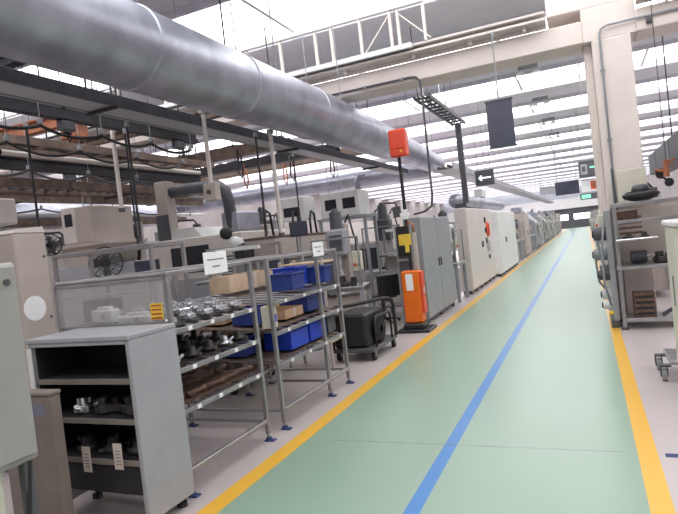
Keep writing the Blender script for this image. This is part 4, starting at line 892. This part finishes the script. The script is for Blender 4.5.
# service unit squeezed in by the column
t = thing('coolant_unit', 'cluttered grey service unit with motors and hoses between the workstation and concrete column', 'service unit', (.22, 8.95, 0))
part(t, 'base', 'dgrey', [('b', -.02, .085, -.35, .16, 0, .1, .01)])
part(t, 'back_plate', 'lgrey', [('b', .02, .09, -.36, .17, .1, 1.62, .008)])
for i, (y, z, r, l, mt) in enumerate(((-.2, 1.3, .1, .16, 'dgrey'), (.02, 1.0, .09, .18, 'grey'), (-.18, .72, .08, .14, 'dgrey'), (.04, .42, .08, .12, 'white'), (-.18, .3, .07, .12, 'white'))):
    mo = part(t, 'motor', mt, [('c', (.02, y, z), (.02-l, y, z), r, r*.85, 16)]); part(mo, 'fan_cap', 'black', [('c', (.0195-l, y, z), (-l, y, z), r*.6, r*.5, 12)])
part(t, 'switch_box', 'cream', [('b', -.07, .019, -.02, .14, 1.3, 1.56, .008)]); part(t, 'switch_box', 'grey', [('b', -.1, .019, .0, .15, .64, .84, .008)])
part(t, 'valve_knob', 'orange', [('c', (-.07, .06, 1.42), (-.09, .06, 1.42), .025)]); part(t, 'valve_knob', 'yellow', [('c', (.019, -.3, .2), (-.04, -.3, .2), .03)])
for (pts) in ([(.0, -.2, 1.3), (-.1, -.24, 1.18), (-.06, -.16, .9), (.01, -.18, .72)], [(.0, .02, 1.0), (-.14, .08, .9), (-.12, .1, .6), (.01, .04, .42)], [(.0, -.28, .3), (-.06, -.3, .6), (-.05, -.3, 1.1), (.01, -.29, 1.5)]):
    part(t, 'hose', 'grey', [('t', pts, .016, 7)])

# ================================================================== more of the hall between the machines
def monitor(label, x, y, z, rz, s=1.):
    t = thing('monitor', label, 'monitor', (x, y, 0), rz)
    part(t, 'stand', 'grey', [('c', (0, .06, .02), (0, .06, z), .022)]); part(t, 'base', 'dgrey', [('c', (0, .06, 0), (0, .06, .02), .16)])
    part(t, 'case', 'black', [('b', -.17*s, .17*s, -.02, .03, z-.14*s, z+.14*s, .008)]); part(t, 'screen', 'screen', [('b', -.155*s, .155*s, -.024, -.0205, z-.125*s, z+.125*s, .001)])
monitor('black monitor on a thin stand behind the longer rack below the white windowed boxes', -3.98, 7.7, 1.86, .3, .8)
monitor('black monitor on a thin stand beside the grey machine with the beige hood', -5.62, 6.2, 1.5, .4)
monitor('black monitor on a stand near the round-topped shroud', -4.2, 7.35, 1.35, .5)
def trolley(label, x, y, w, l, load):
    t = thing('parts_trolley', label, 'trolley', (x, y, 0))
    part(t, 'deck', 'brownrail', [('b', -w/2, w/2, -l/2, l/2, .14, .19, .006)])
    part(t, 'upper_deck', 'brownrail', [('b', -w/2, w/2, -l/2, l/2, .52, .55, .006)])
    for sx in (-1, 1):
        for sy in (-1, 1):
            part(t, 'post', 'brownrail', [('b', sx*(w/2-.02)-.018, sx*(w/2-.02)+.018, sy*(l/2-.02)-.018, sy*(l/2-.02)+.018, .19, .52, .003)])
            c = part(t, 'caster', 'rubber', [('c', (sx*(w/2-.07)-.02, sy*(l/2-.08), .055), (sx*(w/2-.07)+.02, sy*(l/2-.08), .055), .055)]); part(c, 'fork', 'grey', [('b', sx*(w/2-.07)-.03, sx*(w/2-.07)-.022, sy*(l/2-.08)-.02, sy*(l/2-.08)+.02, .05, .14, .002), ('b', sx*(w/2-.07)+.022, sx*(w/2-.07)+.03, sy*(l/2-.08)-.02, sy*(l/2-.08)+.02, .05, .14, .002)])
    part(t, 'load_tray', load, [('b', -w/2+.04, w/2-.04, -l/2+.04, l/2-.04, .191, .36, .02)]); part(t, 'load_tray', load, [('b', -w/2+.05, w/2-.05, -l/2+.05, l/2-.05, .551, .66, .02)])
trolley('brown parts trolley on casters behind the shorter rack', -4.02, 3.92, .56, .9, 'castbrown')
trolley('brown parts trolley on casters behind the longer rack', -4.05, 5.78, .6, 1.0, 'castdark')
trolley('brown parts trolley under the bare aluminium stand', -4.74, 4.78, .6, .36, 'castbrown')
def festoon(label, x, y0, y1, z, sag, mt='black'):
    n = 5; pts = []
    for i in range(n*8+1):
        u = i/8; f = u-int(u)
        pts.append((0, y0+(y1-y0)*i/(n*8), -sag*4*f*(1-f)))
    t = thing('hanging_cable', label, 'cable', (x, 0, z))
    part(t, 'cable', mt, [('t', pts, .018, 6)])
    for i in range(n+1):
        yy = y0+(y1-y0)*i/n; part(t, 'hanger_clip', 'grey', [('b', -.025, .025, yy-.02, yy+.02, .0185, .07, .004), ('c', (0, yy, .07), (0, yy, ZC-z), .005, .005, 5)])
festoon('looped black cable hung between the big duct and the dark monorail', -4.8, 2.5, 6.4, 3.06, .07)
festoon('looped black cable hung over the machine with the beige hood', -5.75, 2.4, 7.4, 3.1, .1)
festoon('looped grey cable hung under the brown dusty tray', -6.7, 2.4, 7.4, 3.0, .1, 'dgrey')
festoon('looped black cable hung before the low silver duct', -10.2, 1.5, 13, 2.95, .12)
def pipe_run(label, x, z, r, mt, y0=-4.5, y1=15.0):
    y1 = -x*1.36
    t = thing('hanging_pipe', label, 'pipe', (x, 0, z))
    part(t, 'pipe', mt, [('c', (0, y0, 0), (0, y1, 0), r, None, 10)])
    for y in [q for q in (-3.3, .7, 4.4, 8.2, 11.3, 14.4) if q < y1-.1]: part(t, 'hanger', 'darkrail', [('l', (0, y, 0), (0, 1, 0), [(r+.002, -.02), (r+.012, -.015), (r+.012, .015), (r+.002, .02)], 10), ('c', (0, y, r), (0, y, ZC-z), .006, None, 5)])
for x, z, r, mt, lb in ((-4.85, 3.33, .03, 'grey', 'thin grey pipe hung between the big duct tray and the dark monorail'), (-5.37, 3.38, .045, 'darkrail', 'dark pipe hung beside the dark monorail on its wall side'), (-5.9, 3.02, .03, 'beige', 'thin beige pipe hung before the dusty brown tray'), (-7.65 + .68, 3.28, .05, 'brownrail', 'brown pipe hung between the brown tray and the hood monorail'), (-9.25, 3.2, .05, 'grey', 'grey pipe hung over the back machine row'), (-10.0, 3.3, .06, 'darkrail', 'dark pipe hung behind the brown monorail'), (-11.15, 2.95, .04, 'white', 'white pipe hung close before the low silver duct')):
    pipe_run(lb, x, z, r, mt)
for y, z, x1, mt, lb in ((10.2, 3.6, -5.3, 'brownrail', 'brown crossing trough with bunched hoses over the back rows just past the concrete beam'), (12.05, 3.62, -5.0, 'darkrail', 'dark crossing trough with bunched hoses over the tall back presses'), (13.7, 3.75, -4.6, 'brownrail', 'brown crossing trough with bunched hoses just before the branch duct')):
    t = thing('cable_trough_hanger', lb, 'cable trough', (0, y, z))
    part(t, 'trough', mt, [('b', -10.9, x1, -.14, -.12, 0, .2, .003), ('b', -10.9, x1, .12, .14, 0, .2, .003), ('b', -10.9, x1, -.12, .12, 0, .02, .002)])
    for k in range(4):
        part(t, 'hose', ('black', 'dgrey', 'brown', 'grey')[k], [('t', [(-10.8+(x1+10.7)*i/24, -.08+.05*k, .16+.06*math.sin(i*1.1+k*2)) for i in range(25)], .03, 7)])
    for k in range(5):
        xx = -10.3+(x1+10.1)*k/4
        part(t, 'hanger', 'darkrail', [('c', (xx, .155, 0), (xx, .155, ZC-z), .012, None, 6)])
        if k in (2, 3): part(t, 'dangling_hose', ('black', 'dgrey', 'orangedark')[k % 3], [('t', [(xx+.3, -.15, .1), (xx+.33, -.2, -.1), (xx+.3, -.19, -.35), (xx+.36, -.17, -.5), (xx+.42, -.19, -.3), (xx+.4, -.2, -.02)], .02, 7)])
def filterbox(label, x, y, z, mt, w=.5):
    t = thing('hanging_filter_unit', label, 'filter unit', (x, y, z))
    part(t, 'case', mt, [('b', -w/2, w/2, -.25, .25, 0, .34, .02)]); part(t, 'grille', 'dgrey', [('b', -w*.4, w*.4, -.262, -.2505, .05+.04*i, .07+.04*i, .001) for i in range(7)])
    for sx in (-1, 1): part(t, 'hanger', 'grey', [('c', (sx*w*.4, 0, .34), (sx*w*.4, 0, ZC-z), .01, None, 6)])
    part(t, 'outlet', 'galv', [('c', (0, -.05, -.14), (0, -.05, 0), .09)])
filterbox('beige filter unit hung over the back machine row', -7.02, 5.0, 2.3, 'beige', .4)
filterbox('grey filter unit hung between the low silver duct and the tall press', -9.05, 8.5, 2.3, 'lgrey', .24)
filterbox('pale filter unit hung beside the branch duct', -5.62, 13.0, 2.35, 'cream', .36)
for i, (x, y, c, d_) in enumerate(((-13.6, 3.5, 'beige', 'lgrey'), (-13.8, 6.4, 'lgrey', 'beige'), (-13.6, 9.4, 'cream', 'grey'), (-13.9, 12.5, 'pink_beige', 'lgrey'), (-11.2, 14.0, 'lgrey', 'grey'), (-11.3, 9.0, 'grey', 'lgrey'), (-11.4, 4.4, 'cream', 'grey'))):
    cnc('pale machine tool by the hall wall, %s going deeper from the racks' % ORD[i], x, y, 2.0, 1.5, 1.9+.1*(i % 3), .1*(i % 2), c, d_, 'machines by the hall wall', lamp=(i % 2 == 0))
for i, (x, y, z) in enumerate(((-3.62, 10.9, .841), (-3.4, 10.85, .841), (-3.6, 11.05, 1.246))):
    t = thing('parts_tray', 'pale plastic parts tray on the steel-topped workbench, %s' % ('on its upper shelf' if i == 2 else ('farther from the aisle' if i == 0 else 'closer to the aisle')), 'tray', (x, y, z))
    part(t, 'base', 'white', [('b', -.09, .09, -.12, .1, 0, .01, .002)]); part(t, 'rim', 'lgrey', [('b', -.095, -.085, -.12, .1, .0101, .08, .002), ('b', .085, .095, -.12, .1, .0101, .08, .002), ('b', -.084, .084, -.12, -.11, .0101, .08, .002), ('b', -.084, .084, .09, .1, .0101, .08, .002)])

# ================================================================== hanging signs and boards
def hung(name, label, cat, x0, x1, y, z0, z1, mt, top=None, rods=2, th=.05):
    t = thing(name, label, cat, (0, y, 0))
    part(t, 'board', mt, [('b', x0, x1, -th/2, th/2, z0, z1, .006)])
    for q in (z1+.0005, z0-.016): part(t, 'edge_strip', 'dgrey' if mt != 'paper' else 'lgrey', [('b', x0-.015, x1+.015, -th/2-.006, th/2+.006, q, q+.0155, .003)])
    for i in range(rods):
        xx = (x0+x1)/2 if rods == 1 else x0+.08+(x1-x0-.16)*i/(rods-1)
        part(t, 'hanger', 'grey', [('c', (xx, 0, z1), (xx, 0, top or ZC), .011 if rods == 1 else .008, None, 8)])
    return t
t = hung('hanging_screen', 'dark hanging panel on a single rod below the concrete beam', 'hanging panel', -1.22, -.84, 8.95, 2.75, 3.43, 'screen', 4.46, 1, .07)
part(t, 'back_hook', 'grey', [('t', [(-1.03, 0, 4.3), (-1.0, .0, 4.4), (-1.02, 0, 4.46)], .008, 6)])
t = hung('hanging_sign', 'dark exit sign with a pale arrow hung over the beige cabinets', 'exit sign', -2.66, -2.16, 16, 2.7, 3.08, 'dgrey')
part(t, 'arrow', 'arrow', [('p', [(-2.58, 2.89), (-2.5, 2.97), (-2.47, 2.95), (-2.51, 2.91), (-2.24, 2.91), (-2.24, 2.87), (-2.51, 2.87), (-2.47, 2.83), (-2.5, 2.81)], 'y', -.03, -.0255)], 'pale arrow')
t = hung('hanging_sign', 'dark overhead sign with a green stripe close by the concrete column', 'sign', -.06, .62, 22, 2.9, 3.42, 'dgrey')
part(t, 'green_stripe', 'greenlamp', [('b', .3, .6, -.032, -.0255, 3.18, 3.24, .001)], 'green stripe'); part(t, 'pictogram', 'lgrey', [('b', .0, .22, -.032, -.0255, 2.98, 3.34, .002)]); part(t, 'pictogram', 'dgrey', [('b', .05, .15, -.036, -.0325, 3.08, 3.26, .002)])
t = hung('hanging_sign', 'white hanging board with an orange square near the concrete column', 'sign', -.02, .68, 22.3, 2.38, 2.8, 'paper')
part(t, 'orange_square', 'redor', [('b', .28, .5, -.032, -.0255, 2.45, 2.74, .001)], 'orange square'); part(t, 'square_mark', 'orangedark', [('b', .33, .45, -.036, -.0325, 2.5, 2.69, .001)])
hung('hanging_screen', 'wide grey hanging screen over the middle of the aisle far down the hall', 'hanging panel', -.92, -.1, 22.7, 2.4, 2.86, 'screen')
t = hung('hanging_sign', 'small green exit sign over the aisle near the far end', 'exit sign', -.2, 1.2, 45, 2.65, 3.05, 'dgrey'); part(t, 'green_face', 'greenlamp', [('b', -.1, .5, -.032, -.0255, 2.72, 2.98, .001)])
hung('hanging_sign', 'grey hanging board over the cabinet side far down the aisle', 'sign', -2.2, -1.2, 34, 2.95, 3.3, 'grey')
# twin emergency lamps under the ceiling
for i, y in enumerate((14.1, 18.1, 22.1, 26.1)):
    t = thing('emergency_lamp_hanger', 'twin emergency lamp hung under the ceiling strip over the aisle, %s down the hall' % ORD[i], 'lamp', (-.9, y, ZC-.12), 0, 'twin emergency lamps')
    part(t, 'housing', 'grey', [('b', -.22, .22, -.05, .05, -.1, 0, .01)])
    for s in (-1, 1):
        l_ = part(t, 'lamp_head', 'white', [('c', (s*.16, 0, -.2), (s*.18, -.09, -.26), .08, .1, 16), ('c', (s*.14, 0, -.1), (s*.16, 0, -.18), .015)]); part(l_, 'lens', 'lens', [('c', (s*.18, -.0905, -.26), (s*.181, -.096, -.262), .085, .085, 16)])
# plain white rods added as thin upright bars under the roof lights
for i, (x, y) in enumerate(((-2.9, 12.0), (-2.55, 12.0), (.18, 14.6))):
    single('hanging_rod', 'thin white rod hung from the ceiling, %s' % ('beside the column' if i == 2 else ('farther from the aisle' if i == 0 else 'closer to the aisle')), 'rod', 'white', [('c', (0, 0, 4.3), (0, 0, ZC), .014, None, 6), ('c', (0, 0, 4.2), (0, 0, 4.3), .022, .016, 8)], (x, y, 0))

# ------------------------------------------------------------------ world and exposure
w = bpy.data.worlds.new('world'); SC.world = w; w.use_nodes = True
w.node_tree.nodes['Background'].inputs[0].default_value = (.9, .95, 1, 1); w.node_tree.nodes['Background'].inputs[1].default_value = 1.0
vs_ = SC.view_settings; vs_.view_transform = 'Standard'; vs_.look = 'None'; vs_.gamma = 1; vs_.exposure = 0.12; vs_.use_curve_mapping = False
